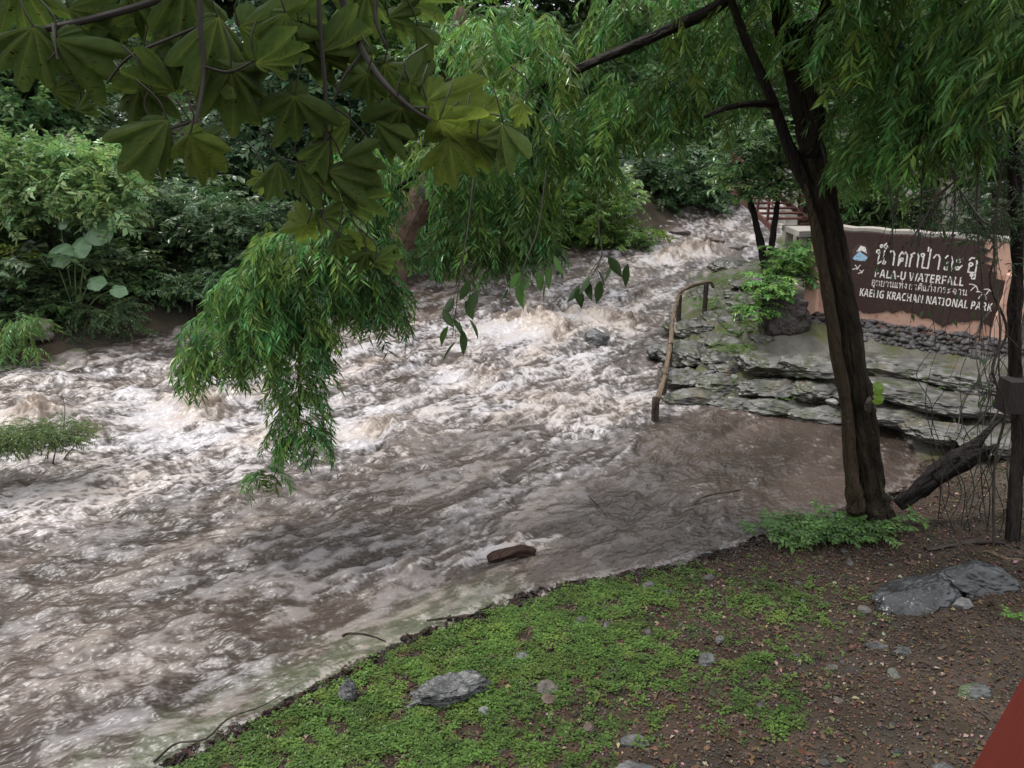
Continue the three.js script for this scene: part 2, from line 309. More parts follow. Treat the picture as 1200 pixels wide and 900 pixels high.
function waterAt(x, z) {
  const sh = shoreAt(x, z); if (sh.d > 0.6) return { y: level(z) - 0.02, sh, foam: 0, s: 0, t: 0, wild: 0, dirt: 0 };
  const [s, t] = along(x, z);
  let wild = 0.26, calm = 0;
  for (const [a, b, r, k] of WILD) { const q = ((x - a) ** 2 + (z - b) ** 2) / (r * r); if (q < 6) wild += k * Math.exp(-q * 1.2) * (1 - wild * 0.55); }
  for (const [a, b, r, k] of CALM) { const q = ((x - a) ** 2 + (z - b) ** 2) / (r * r); if (q < 6) calm = Math.max(calm, k * Math.exp(-q * q)); }
  if (z < -26) wild = Math.max(wild, 0.85);
  wild = clamp(wild * (1 - 0.92 * calm));
  const w1 = fbm(s / 1.9, t / 1.5, 1, 2), w2 = fbm(s / 2.2 + 9, t / 1.4, 4, 2);
  const ss = s + 0.5 * w1, tt = t + 0.45 * w2, s2 = s + 0.12 * w1, t2 = t + 0.12 * w2;
  const edge = clamp(-sh.d * 1.2 + 0.15, 0.1, 1);
  const big = n3(ss / 1.25, tt / 1.0, 2), mid = n3(ss / 0.55, tt / 0.4, 5), sm = n3(s2 / 0.22, t2 / 0.16, 8), fine = n3(s2 / 0.13, t2 / 0.11, 12);
  const ridge = 1 - Math.abs(n3(ss / 0.8, tt / 0.5, 15)), r2 = 1 - Math.abs(n3(s2 / 0.34, t2 / 0.25, 18));
  let y = level(z) + edge * ((0.02 + 0.06 * wild) * big + (0.022 + 0.02 * wild) * mid + 0.035 * wild * (ridge * ridge - 0.4) + (1 - 0.55 * calm) * ((0.013 + 0.006 * wild) * sm + (0.013 + 0.008 * wild) * r2 * r2) + (0.0035 + 0.004 * wild) * fine);
  let heap = 0, dirt = 0;
  for (const [hs, ht, a, b, h] of HEAPS) {
    const u = (s - hs) / b, v = (t - ht) / a; if (Math.abs(u) > 3.5 || Math.abs(v) > 2.6) continue;
    const e = Math.exp(-v * v); y += h * e * Math.exp(-u * u) * (0.9 + 0.3 * mid + 0.2 * sm + 0.2 * r2 * r2); heap += h * 5 * e * Math.exp(-((u - 1.5) ** 2) * 1.1); dirt += h * 4 * e * Math.exp(-((u - 0.2) ** 2) * 1.6);
  }
  // foam: bubble films drawn out into threads and torn patches
  const f1 = 1 - Math.abs(fbm(ss / 0.75, tt / 0.42, 21, 3)) * 2.2, f2 = 1 - Math.abs(fbm(s2 / 0.46 + w2 * 0.6, t2 / 0.22 + w1 * 0.5, 25, 3)) * 2.0, f3 = fbm(ss / 2.0, tt / 0.8, 28, 3);
  const speck = n3(x * 26, 3, z * 26), band = fbm(s / 4, t / 0.7, 31, 3);
  const f4 = 1 - Math.abs(fbm(s2 / 0.2, t2 / 0.14, 41, 2)) * 2.4;
  let foam = 0.34 * Math.max(0, f1) ** 3 + 0.46 * Math.max(0, f2) ** 3 + 0.3 * Math.max(0, f4) ** 2 + 0.55 * f3 + 0.16 * speck + 0.4 * band + 0.22 * mid + 0.16 * sm;
  let extra = 0.7 * clamp(heap) - 0.3 * clamp(dirt);
  for (const [fs, ft, a, b, k] of SPILLS) { const u = (s - fs) / a, v = (t - ft) / b; if (Math.abs(u) < 3 && Math.abs(v) < 3) extra += k * Math.exp(-u * u - v * v) * (0.2 + 0.9 * Math.max(0, f2) ** 2 + 0.5 * sm + 0.3 * speck); }
  foam = sst(0.86 - 0.8 * wild, 1.55 - 0.75 * wild, foam + extra);
  foam *= 0.5 + 0.5 * clamp(wild * 1.3 + extra);
  // pale sky sheen painted into the colour in bands down the slower water
  const skySheen = sst(0.1, 0.42, fbm(ss / 1.1, tt / 0.5, 44, 4) + 0.2 * speck + 0.26 * sm + 0.14 * mid + 0.14 + 0.12 * f2) * (1 - calm) * (1 - wild * 0.6) * sst(4.5, 0.5, x + 0.2 * (z + 8)) * sst(0, 0.4, -sh.d);
  foam = Math.max(foam, 0.4 * skySheen * (0.25 + 0.75 * sst(-0.35, 0.25, sm * 0.6 + fine * 0.4 + f4 * 0.3)));  // the painted sheen shares the foam colour mix
  const lap = sst(-0.32, -0.04, sh.d) * sh.n; // scum along the lapping edge
  foam = Math.max(foam, 0.55 * lap * sst(0.35, 0.9, Math.max(0, f2) ** 2 + 0.5 * speck) * (1 - 0.5 * calm));
  return { y, sh, foam: clamp(foam), s, t, wild, dirt: clamp(dirt), tone: fbm(s / 2.6, t / 0.9, 35, 3), lap };
}
{
  const angles = [...steps(-110, -46, 60), ...steps(-46, 46, 620), ...steps(46, 60, 20), 60].map(a => a * rad);
  const rings = [...logSteps(3.2, 5, 30), ...steps(5, 9, 200), ...logSteps(9, 20, 270), ...logSteps(20, 34, 120), ...logSteps(34, 75, 30), 75];
  const g = ringSheet(rings, angles, waterAt, (x, z, h) => {
    if (h.sh.d > 0.6) return [0.1, 0.07, 0.05];
    let c = mix3([0.031, 0.0215, 0.016], [0.063, 0.045, 0.036], clamp(0.5 + h.tone * 1.3));
    c = mix3(c, [0.2, 0.145, 0.105], 0.75 * h.dirt); // silt churned up where the water heaps
    const under = sst(-0.75, -0.1, h.sh.d + 0.2 * fbm(x * 3, 5, z * 3, 3)) * h.sh.n * sst(0.9, 0.0, x + 0.5) * sst(-0.4, 0.2, fbm(x * 2.5, 1, z * 2.5, 3) + 0.16 + 0.2 * n3(x * 21, 1, z * 21)); // drowned ground cover just under the surface
    c = mix3(c, [0.07, 0.085, 0.045], 0.7 * under);
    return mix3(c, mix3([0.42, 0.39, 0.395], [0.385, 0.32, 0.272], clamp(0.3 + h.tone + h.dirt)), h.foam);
  }, (x, z, h) => [h.s / 1.3, h.t / 0.75], h => h.sh.d < 0.5);
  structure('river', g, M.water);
}

// ---------------------------------------------------------------- leaves
// one bent leaf (base, two sides, rib, tip) written into arrays; dir = way it points, nor = way its face looks
function leafInto(A, p, dir, nor, len, wid, fold, droop, c) {
  const s = dir.clone().cross(nor).normalize(), n = s.clone().cross(dir).normalize(), at = A.pos.length / 3;
  const put = (l, w, h) => { const q = p.clone().addScaledVector(dir, l * len).addScaledVector(s, w * wid).addScaledVector(n, h * len); q.y -= droop * len * l * l; A.pos.push(q.x, q.y, q.z); A.col.push(...c); };
  put(0, 0, 0); put(0.42, -0.5, fold); put(0.45, 0, 0); put(0.42, 0.5, fold); put(1, 0, 0);
  A.idx.push(at, at + 1, at + 2, at, at + 2, at + 3, at + 1, at + 4, at + 2, at + 2, at + 4, at + 3);
}
function twigInto(A, a, b, r, c) {
  const d = b.clone().sub(a).normalize(), u = V(0.3, 0.1, 0.95).cross(d).normalize(), v = d.clone().cross(u), at = A.pos.length / 3;
  for (const p of [a, b]) for (let k = 0; k < 3; k++) { const q = p.clone().addScaledVector(u, Math.cos(k * 2.094) * r).addScaledVector(v, Math.sin(k * 2.094) * r); A.pos.push(q.x, q.y, q.z); A.col.push(...c); }
  for (let k = 0; k < 3; k++) { const m = (k + 1) % 3; A.idx.push(at + k, at + m, at + 3 + k, at + m, at + 3 + m, at + 3 + k); }
}
const dirOf = (r, up = 0) => V(r() * 2 - 1, r() * 2 - 1 + up, r() * 2 - 1).normalize();
// a drooping spray of narrow leaves hanging from an arching twig
function weepingSpray(seed, n = 22, L = 0.42, leafLen = 0.135, leafWid = 0.024) {
  const r = rngOf(seed), A = { pos: [], col: [], idx: [] };
  let p = V(0, 0, 0), d = V(0.75, 0.05, 0).normalize(); const seg = L / n;
  for (let i = 0; i < n; i++) {
    const q = p.clone().addScaledVector(d, seg); if (i % 4 === 0) twigInto(A, p, q.clone().addScaledVector(d, seg * 3), 0.0025, [0.05, 0.06, 0.02]);
    const k = 0.75 + 0.5 * r(), out = V(d.x * 0.6 + (r() - 0.5) * 1.1, -0.55 - 0.45 * r(), (i % 2 ? 1 : -1) * (0.25 + 0.75 * r()));
    const tone = 0.75 + 0.5 * r();
    leafInto(A, q, out.normalize(), dirOf(r, 0.9), leafLen * k, leafWid * (0.8 + 0.5 * r()), 0.02, 0.12, [0.055 * tone * (0.8 + 0.6 * r()), 0.12 * tone, 0.03 * tone]);
    d.add(V((r() - 0.5) * 0.1, -0.13, (r() - 0.5) * 0.1)).normalize(); p = q;
  }
  return geoOf(A.pos, A.idx, A.col);
}
// a leafy twig of oval leaves
function ovalSpray(seed, n = 16, L = 0.4, leafLen = 0.11, leafWid = 0.055, droop = 0.2, base = [0.05, 0.105, 0.03]) {
  const r = rngOf(seed), A = { pos: [], col: [], idx: [] };
  let p = V(0, 0, 0), d = V(0.8, 0.35, 0).normalize(); const seg = L / n;
  for (let i = 0; i < n; i++) {
    const q = p.clone().addScaledVector(d, seg); if (i % 4 === 0) twigInto(A, p, q.clone().addScaledVector(d, seg * 3), 0.003, [0.05, 0.045, 0.025]);
    const side = i % 2 ? 1 : -1, out = d.clone().multiplyScalar(0.6).add(V((r() - 0.5) * 0.8, -0.1 + (r() - 0.5) * 0.6, side * (0.6 + 0.6 * r()))).normalize();
    const tone = 0.7 + 0.6 * r(); leafInto(A, q, out, V((r() - 0.5) * 0.9, 1, (r() - 0.5) * 0.9), leafLen * (0.6 + 0.7 * r()), leafWid * (0.7 + 0.6 * r()), 0.06, droop, base.map((v, j) => v * tone * (j === 0 ? 0.85 + 0.4 * r() : 1)));
    d.add(V((r() - 0.5) * 0.25, -0.05, (r() - 0.5) * 0.25)).normalize(); p = q;
  }
  return geoOf(A.pos, A.idx, A.col);
}
const WEEP = [101, 102, 103, 104].map(s => weepingSpray(s));
const OVAL = [201, 202, 203].map(s => ovalSpray(s));
const BIGOVAL = [211, 212].map(s => ovalSpray(s, 12, 0.9, 0.3, 0.14, 0.35));
const FINE = [221, 222].map(s => ovalSpray(s, 26, 0.5, 0.06, 0.022, 0.3));
// spread sprays through lumps [x, y, z, rx, ry, rz]; share of each by volume; mostly in the outer shell, tilted outward
function crownOf(name, variants, mat, lumps, n, seed, parent, { size = [0.8, 1.25], tint = [1, 1, 1], tintVar = 0.25, shell = 0.55, out = 0.7, lift = 0, joined = false, tilt = 0.7 } = {}) {
  const r = rngOf(seed), vol = lumps.map(l => Math.pow(l[3] * l[4] * l[5], 0.75)), sum = vol.reduce((a, b) => a + b, 0), lists = variants.map(() => []);
  lumps.forEach((l, k) => {
    const m = Math.round(n * vol[k] / sum), lt = 0.85 + 0.3 * r();
    for (let i = 0; i < m; i++) {
      const d = dirOf(r), q = shell + (1 - shell) * Math.pow(r(), 0.6), rr = r() < 0.3 ? r() * shell : q;
      const wob = 1 + 0.35 * n3(d.x * 1.6 + k * 3.1, d.y * 1.6, d.z * 1.6 + seed);
      const x = l[0] + d.x * l[3] * rr * wob, y = l[1] + d.y * l[4] * rr * wob, z = l[2] + d.z * l[5] * rr * wob;
      const yaw = Math.atan2(-d.z, d.x) * 1 + (r() - 0.5) * 2.4 * (1.6 - out), s = size[0] + (size[1] - size[0]) * r();
      const tv = 1 + tintVar * (r() * 2 - 1), hv = 1 + tintVar * 0.6 * (r() * 2 - 1);
      lists[Math.floor(r() * variants.length)].push({ m: pose(x, y, z, (r() - 0.5) * tilt, yaw, lift + (r() - 0.5) * tilt, s), c: [tint[0] * tv * hv * lt, tint[1] * tv * lt, tint[2] * tv / hv * lt] });
    }
  });
  if (!joined) return lists.map((list, k) => copies(name, variants[k], mat, list, parent));
  let nv = 0, ni = 0; lists.forEach((l, k) => { nv += l.length * variants[k].attributes.position.count; ni += l.length * variants[k].index.count; });
  const pos = new Float32Array(nv * 3), nor = new Float32Array(nv * 3), col = new Float32Array(nv * 3), idx = new Uint32Array(ni), v = V(), nm = new THREE.Matrix3(); let o = 0, q = 0;
  lists.forEach((l, k) => { const g = variants[k], P = g.attributes.position, N = g.attributes.normal, C = g.attributes.color, I = g.index.array;
    for (const { m, c } of l) {
      nm.getNormalMatrix(m);
      for (let i = 0; i < P.count; i++) { const w = (o + i) * 3; v.fromBufferAttribute(P, i).applyMatrix4(m); pos[w] = v.x; pos[w + 1] = v.y; pos[w + 2] = v.z; v.fromBufferAttribute(N, i).applyMatrix3(nm).normalize(); nor[w] = v.x; nor[w + 1] = v.y; nor[w + 2] = v.z; col[w] = C.getX(i) * c[0]; col[w + 1] = C.getY(i) * c[1]; col[w + 2] = C.getZ(i) * c[2]; }
      for (let i = 0; i < I.length; i++) idx[q++] = I[i] + o; o += P.count;
    } });
  const g = new THREE.BufferGeometry(); g.setAttribute('position', new THREE.BufferAttribute(pos, 3)); g.setAttribute('normal', new THREE.BufferAttribute(nor, 3)); g.setAttribute('color', new THREE.BufferAttribute(col, 3)); g.setAttribute('uv', new THREE.BufferAttribute(new Float32Array(nv * 2), 2)); g.setIndex(new THREE.BufferAttribute(idx, 1));
  return part(name, g, mat, parent, 'stuff');
}

// ---------------------------------------------------------------- the leaning tree with weeping foliage
const DARKBARK = [0.018, 0.014, 0.011];
{
  const base = [3.874, 0.36, -7.659], t = thing('weeping_tree', 'leaning dark fluted tree with weeping narrow leaves, rooted on the dirt bank', 'tree', base);
  const trunk = part('trunk', limb([[3.963, 0.149, -7.75], [3.862, 0.468, -7.75], [3.662, 1.229, -7.7], [3.391, 2.228, -7.75], [3.128, 3.165, -7.8], [2.896, 3.853, -7.8], [2.67, 4.465, -7.75], [2.446, 5.074, -7.7], [2.19, 5.798, -7.6], [1.988, 6.457, -7.5]], [0.25, 0.195, 0.178, 0.168, 0.158, 0.142, 0.12, 0.1, 0.09, 0.08], { sides: 36, per: 14, flute: 0.42, rough: 0.16, seed: 4, color: [0.022, 0.016, 0.011], moss: 0.25, vary: 0.7 }), M.bark, t);
  part('bark_ridge', limb([[3.692, 0.309, -7.6], [3.562, 0.712, -7.55], [3.413, 1.469, -7.56], [3.17, 2.353, -7.6], [2.949, 3.183, -7.66], [2.788, 3.701, -7.7]], [0.1, 0.075, 0.06, 0.06, 0.05, 0.02], { sides: 10, per: 8, rough: 0.25, seed: 9, color: [0.042, 0.03, 0.019], moss: 0.25, vary: 0.5 }), M.bark, trunk);
  part('torn_stub', limb([[3.642, 1.454, -7.6], [3.581, 1.578, -7.46], [3.563, 1.646, -7.42]], [0.035, 0.028, 0.018], { sides: 9, rough: 0.5, seed: 12, color: [0.17, 0.15, 0.135], ragged: 1 }), M.bark, trunk);
  const limbs = [
    [[[2.996, 3.493, -7.8], [2.764, 3.776, -7.75], [2.548, 4.126, -7.7], [2.365, 4.438, -7.6], [2.106, 4.831, -7.5], [1.809, 5.371, -7.4]], [0.08, 0.066, 0.055, 0.046, 0.038, 0.03]],
    [[[2.391, 4.408, -7.6], [2.117, 4.403, -7.4], [1.842, 4.363, -7.2], [1.647, 4.292, -7.1]], [0.035, 0.03, 0.024, 0.016]],
    [[[2.823, 3.972, -7.75], [2.796, 4.276, -7.6], [2.655, 4.634, -7.5], [2.637, 5.095, -7.3], [2.625, 5.693, -7.1]], [0.09, 0.07, 0.055, 0.05, 0.04]],
    [[[2.211, 5.733, -7.6], [1.894, 5.282, -7.7], [1.396, 5.043, -7.8], [0.888, 4.835, -7.9], [0.324, 4.603, -8], [-0.338, 4.202, -8.2], [-1.034, 3.71, -8.2], [-1.732, 3.28, -8.1], [-2.362, 2.704, -8], [-2.746, 2.222, -7.95]], [0.06, 0.055, 0.05, 0.045, 0.038, 0.032, 0.026, 0.02, 0.015, 0.008]],
    [[[-1.713, 3.297, -8.1], [-1.994, 2.704, -8], [-2.209, 1.914, -7.9], [-2.28, 1.19, -7.8], [-2.573, 0.619, -7.75]], [0.03, 0.024, 0.017, 0.012, 0.005]],
    [[[0.324, 4.603, -8], [0.172, 4.038, -8.3], [0.357, 3.439, -8.4], [0.453, 2.995, -8.4]], [0.03, 0.022, 0.014, 0.006]],
    [[[2.492, 5.004, -7.7], [2.93, 5.107, -7.4], [3.273, 4.81, -7.1], [3.449, 4.201, -6.9]], [0.07, 0.05, 0.03, 0.012]],
    [[[2.641, 5.571, -7.1], [3.022, 5.513, -6.8], [3.399, 5.055, -6.5], [3.56, 4.571, -6.4]], [0.05, 0.04, 0.025, 0.012]],
  ];
  limbs.forEach(([p, r], i) => part('limb', limb(p, r, { sides: 9, per: 5, rough: 0.2, seed: 20 + i, color: DARKBARK, vary: 0.4 }), M.bark, t));
  const over = [[3.021, 4.972, -7.4, 0.59, 0.368, 0.7], [3.287, 4.307, -7.2, 0.406, 0.458, 0.5], [3.382, 3.888, -7.9, 0.297, 0.28, 0.35], [2.435, 5.205, -8.2, 0.649, 0.325, 0.7], [1.878, 4.567, -8.4, 0.598, 0.359, 0.6], [1.346, 5.242, -8.5, 0.673, 0.286, 0.7], [1.273, 4.452, -8.6, 0.527, 0.351, 0.6], [0.631, 4.073, -8.7, 0.541, 0.414, 0.6], [0.047, 3.494, -8.8, 0.465, 0.41, 0.6], [0, 5.019, -8.6, 0.601, 0.395, 0.7], [-0.199, 4.429, -7.8, 0.366, 0.239, 0.4], [-0.656, 4.046, -7.9, 0.279, 0.18, 0.3], [0.31, 4.755, -7.7, 0.264, 0.124, 0.3], [-0.328, 3.623, -8.9, 0.468, 0.375, 0.6], [3.431, 4.879, -6.5, 0.492, 0.356, 0.6], [3.493, 4.268, -6.8, 0.321, 0.307, 0.4],
    [2.67, 5.688, -6.8, 0.651, 0.326, 1.2], [1.848, 5.756, -7.4, 0.64, 0.284, 0.9], [3.046, 5.518, -5.8, 0.609, 0.332, 1.3], [3.513, 4.785, -5.6, 0.502, 0.502, 0.9]];
  crownOf('crown', WEEP, M.leaf, over, 3000, 41, t, { size: [0.5, 1.1], tint: [1.8, 1.85, 1.4], tintVar: 0.5, joined: true });
  // the part of the crown that roofs the dirt bank
  crownOf('crown', WEEP, M.leaf, [[2.6, 7.6, -5.2, 1.5, 0.7, 1.3], [4.4, 7.4, -4.6, 1.6, 0.8, 1.5], [3.2, 7.3, -2.6, 1.7, 0.7, 1.4], [5.6, 7.0, -6.2, 1.3, 0.8, 1.3], [1.2, 7.6, -3.2, 1.2, 0.6, 1.2]], 620, 42, t, { size: [0.8, 1.3], joined: true });
  const bough = [[-0.477, 3.83, -8.3, 0.208, 0.191, 0.3], [-1.48, 3.746, -8.3, 0.348, 0.313, 0.4], [-1.617, 3.038, -8.1, 0.402, 0.419, 0.5], [-2.125, 2.923, -8, 0.477, 0.434, 0.5], [-2.598, 2.527, -8, 0.423, 0.423, 0.45], [-3.072, 2.085, -7.95, 0.338, 0.321, 0.35], [-2.288, 2.235, -7.9, 0.405, 0.37, 0.4], [-2.226, 1.619, -7.8, 0.196, 0.401, 0.18], [-2.248, 1.141, -7.8, 0.236, 0.199, 0.2], [-2.693, 0.699, -7.75, 0.092, 0.11, 0.1], [-0.457, 3.072, -8.5, 0.42, 0.274, 0.4], [-1.444, 2.485, -8.2, 0.325, 0.235, 0.3], [0, 3.117, -8.5, 0.42, 0.255, 0.35], [-3.302, 1.868, -7.9, 0.143, 0.161, 0.15]];
  crownOf('hanging_bough', WEEP, M.leaf, bough, 1900, 43, t, { size: [0.5, 1.0], tint: [1.6, 1.75, 1.45], tintVar: 0.5, joined: true });
  // a young leaf and a torn white scrap on the trunk
  part('young_leaf', shieldLeaf([3.588, 1.764, -7.36], V(0.1, 0.35, 0.9), 0.1, 71, [0.16, 0.27, 0.035]), M.leaf, t);
  part('young_leaf', shieldLeaf([3.596, 1.649, -7.36], V(-0.2, 0.1, 0.9), 0.09, 72, [0.15, 0.25, 0.035]), M.leaf, t);
}
// ---------------------------------------------------------------- trees, bushes and the woods behind
function woody(name, label, category, base, trunks, lumps, variants, n, seed, o = {}, group) {
  const b = [base[0], ground(base[0], base[2]), base[2]], t = thing(name, label, category, b, group);
  trunks.forEach(([p, r], i) => part(i ? 'limb' : 'trunk', limb([[b[0], b[1] - 0.15, b[2]], ...p], r, { sides: 8, per: 5, rough: 0.2, seed: seed + i, color: o.bark ?? [0.075, 0.06, 0.047] }), M.bark, t));
  crownOf('crown', variants, o.mat ?? M.leaf, lumps, n, seed, t, o);
  return t;
}
const FARBANK = 'trees and bushes on the far bank';
woody('leafy_bush', 'broad pale green bush arching over the dark undergrowth of the far bank', 'bush', [-9.852, 1.022, -17], [[[[-9.722, 2.149, -16.8], [-9.784, 3.124, -16.6]], [0.07, 0.05, 0.03]], [[[-9.272, 2.149, -16.8], [-8.4, 3.039, -16.6]], [0.05, 0.04, 0.02]]],
  [[-9.721, 3.461, -16.6, 1.076, 0.521, 0.9], [-8.403, 3.47, -16.4, 0.772, 0.446, 0.8], [-10.815, 3.208, -16.6, 0.872, 0.698, 1], [-9.066, 2.983, -16.2, 1.026, 0.411, 0.8], [-8.065, 2.75, -16, 0.543, 0.441, 0.6], [-10.003, 2.563, -16.2, 0.517, 0.276, 0.5]], OVAL, 1500, 51, { tilt: 2.0, size: [0.9, 1.4], tint: [3.6, 3.1, 3.5], lift: 0.1, mat: M.wetLeaf }, FARBANK);
woody('broadleaf_tree', 'tall blue-green tree rising behind the hanging bough', 'tree', [-6.473, 0.758, -24], [[[[-6.284, 3.01, -24], [-6.19, 5.59, -24], [-5.902, 7.573, -24]], [0.3, 0.2, 0.15, 0.1]], [[[-6.494, 3.493, -24], [-4.754, 5.561, -23.5]], [0.12, 0.1, 0.05]]],
  [[-5.887, 6.22, -23.5, 1.766, 1.648, 1.8], [-4.462, 4.875, -23, 1.409, 1.174, 1.4], [-6.853, 4.43, -23, 1.182, 1.182, 1.3], [-5.598, 8.42, -24, 2.099, 1.166, 2], [-7.07, 3.084, -22.5, 1.178, 0.943, 1]], OVAL, 1500, 52, { size: [1.4, 2.2], tint: [1.35, 1.42, 2.03], mat: M.wetLeaf, tilt: 1.5 }, FARBANK);
woody('broadleaf_tree', 'leafy tree half hidden by the large lobed leaves above the pale bush', 'tree', [-14.526, 0.808, -22], [[[[-13.826, 3.109, -22], [-13.128, 5.474, -22], [-12.808, 7.095, -22]], [0.25, 0.2, 0.14, 0.08]]],
  [[-12.415, 6.005, -21, 1.263, 1.263, 1.5], [-11.541, 5.017, -21, 1.282, 0.855, 1.3], [-14.018, 5.416, -21, 1.274, 1.912, 1.5], [-12.477, 7.682, -22, 1.721, 1.076, 1.6], [-11.508, 4.4, -20, 1.233, 0.534, 1]], OVAL, 1300, 53, { size: [1.3, 2.0], tint: [1.89, 1.89, 2.03], mat: M.wetLeaf, tilt: 1.5 }, FARBANK);
woody('broadleaf_tree', 'bright yellow-green tree standing upstream behind the broken trunk', 'tree', [-3.506, 0.614, -25], [[[[-3.382, 3.463, -25], [-3.131, 6.349, -25]], [0.28, 0.2, 0.1]]],
  [[-3.162, 6.981, -24.5, 1.459, 1.459, 1.5], [-1.942, 5.59, -24, 1.456, 1.456, 1.4], [-3.752, 4.919, -24.5, 1.251, 1.251, 1.4], [-2.673, 8.596, -25, 1.944, 1.215, 1.6], [-0.768, 4.692, -25, 1.536, 1.536, 1.4]], OVAL, 1300, 54, { size: [1.4, 2.2], tint: [2.29, 2.29, 1.35], mat: M.wetLeaf, tilt: 1.5 }, FARBANK);
woody('understory_bush', 'dark glossy bush on the far bank left of the hanging bough', 'bush', [-7.099, -0.04, -18.3], [[[[-7.003, 0.779, -18.3], [-6.947, 1.785, -18.2]], [0.06, 0.04, 0.02]]],
  [[-6.913, 2.074, -18.2, 0.701, 0.623, 0.8], [-6.354, 1.229, -18, 0.586, 0.508, 0.7], [-7.611, 2.418, -18.6, 0.593, 0.554, 0.7], [-6.113, 1.954, -18.4, 0.71, 0.67, 0.8]], OVAL, 800, 55, { size: [0.9, 1.5], tint: [1.28, 1.28, 1.49], mat: M.wetLeaf, tilt: 1.5 }, FARBANK);
woody('understory_bush', 'low drooping shrub with pale leaf edges beside the far bank rocks', 'bush', [-7.154, 0.176, -17.2], [[[[-7.101, 0.602, -17.2]], [0.03, 0.02]]],
  [[-7.023, 0.909, -17.1, 0.637, 0.262, 0.5], [-7.795, 0.678, -17.3, 0.38, 0.228, 0.4], [-6.521, 0.698, -17.2, 0.416, 0.227, 0.4]], OVAL, 260, 56, { size: [0.8, 1.2], tint: [1.55, 1.55, 1.76], mat: M.wetLeaf, tilt: 1.5 }, FARBANK);
woody('understory_bush', 'low dark green shrub trailing to the water under the pale bush', 'bush', [-8.64, 0.179, -15.8], [[[[-8.605, 0.396, -15.8]], [0.03, 0.02]]],
  [[-8.4, 0.575, -15.8, 0.595, 0.245, 0.5], [-9.08, 0.384, -15.7, 0.419, 0.175, 0.4], [-9.495, 0.943, -16, 0.598, 0.387, 0.6], [-7.991, 0.117, -15.9, 0.391, 0.142, 0.3]], FINE, 520, 57, { size: [0.8, 1.3], tint: [1.15, 1.15, 1.08], mat: M.wetLeaf, tilt: 1.5 }, FARBANK);
woody('understory_bush', 'mid green bush below the broken trunk at the far bank edge', 'bush', [-4.002, 0.293, -20.3], [[[[-3.955, 1.07, -20.3]], [0.05, 0.03]]],
  [[-4.38, 1.289, -20.3, 1.007, 0.745, 0.9], [-3.377, 0.993, -20.8, 0.901, 0.585, 0.8], [-5.196, 0.498, -19.8, 0.649, 0.433, 0.6]], OVAL, 650, 58, { size: [1, 1.6], tint: [1.62, 1.69, 1.35], mat: M.wetLeaf, tilt: 1.5 }, FARBANK);
woody('streamside_bush', 'bright yellow-green bush leaning over the rapids upstream', 'bush', [2.436, 0.345, -25], [[[[2.423, 0.748, -25], [2.529, 1.674, -25]], [0.08, 0.05, 0.03]], [[[3.22, 1.015, -25]], [0.05, 0.03]]],
  [[2.361, 1.586, -24.6, 1.181, 0.682, 0.9], [3.573, 0.883, -24.6, 0.9, 0.476, 0.7], [1.063, 1.172, -24.8, 1.063, 0.638, 0.8], [2.64, 2.322, -25, 1.32, 0.739, 1], [-0.135, 0.748, -25, 1.077, 0.539, 0.8], [0.265, 1.935, -25, 1.061, 0.955, 0.9]], OVAL, 1300, 59, { size: [1, 1.6], tint: [2.56, 2.43, 1.28], mat: M.wetLeaf, tilt: 1.5 }, FARBANK);
woody('streamside_bush', 'dense blue-green bush on the far bank where the stream bends', 'bush', [6.734, 0.791, -30], [[[[6.674, 1.637, -30]], [0.1, 0.05]]],
  [[6.494, 1.947, -30, 1.457, 0.95, 1.4], [5.75, 2.687, -30.5, 1.278, 1.278, 1.4], [7.643, 2.506, -31, 1.106, 1.106, 1.3], [8.059, 1.391, -31, 0.592, 0.461, 0.6]], OVAL, 800, 60, { size: [1.3, 2], tint: [1.42, 1.49, 1.69], mat: M.wetLeaf, tilt: 1.5 }, FARBANK);
woody('broadleaf_tree', 'tree filling the view upstream above the bend in the stream', 'tree', [8.42, 1.606, -40], [[[[8.168, 5.374, -40], [7.967, 8.375, -40]], [0.4, 0.3, 0.15]]],
  [[6.983, 5.315, -38, 3.492, 2.328, 3], [11.132, 4.209, -40, 2.474, 2.061, 2.4], [4.7, 4.208, -38, 2.35, 2.35, 2.5], [7.967, 8.375, -40, 4.78, 2.39, 3], [2.313, 6.041, -38, 2.699, 3.084, 2.6]], OVAL, 1500, 61, { size: [2.2, 3.6], tint: [1.76, 1.82, 1.62], mat: M.wetLeaf, tilt: 1.5 }, FARBANK);
const HILLSIDE = 'trees on the slope behind the sign';
woody('broadleaf_tree', 'dense dark tree behind the red stair', 'tree', [8.157, 2.321, -22], [[[[7.937, 4.205, -22], [7.826, 6.091, -22]], [0.25, 0.2, 0.1]]],
  [[7.535, 4.205, -21.5, 1.551, 1.108, 1.5], [8.551, 3.37, -21, 1.096, 1.096, 1.2], [7.013, 3.649, -22.5, 0.935, 0.935, 1.2], [7.692, 6.295, -22, 2.417, 1.538, 2], [8.184, 2.284, -20, 0.51, 0.425, 0.6]], OVAL, 1500, 62, { size: [1.2, 2], tint: [1.35, 1.42, 1.35] }, HILLSIDE);
woody('broadleaf_tree', 'shaded tree with a pale trunk behind the middle of the sign', 'tree', [8.94, 2.268, -17], [[[[8.832, 2.923, -17], [8.543, 4.036, -17], [8.167, 5.185, -17], [8.027, 6.589, -17]], [0.28, 0.2, 0.17, 0.15, 0.1]]],
  [[8.061, 4.842, -16.5, 1.343, 1.008, 1.4], [7.449, 5.975, -17, 1.185, 0.846, 1.4], [8.709, 5.922, -16.5, 1.15, 0.986, 1.3], [7.752, 3.548, -16.5, 0.861, 0.689, 1]], OVAL, 1300, 63, { size: [1, 1.6], tint: [1.08, 1.15, 1.01], bark: [0.2, 0.16, 0.1] }, HILLSIDE);
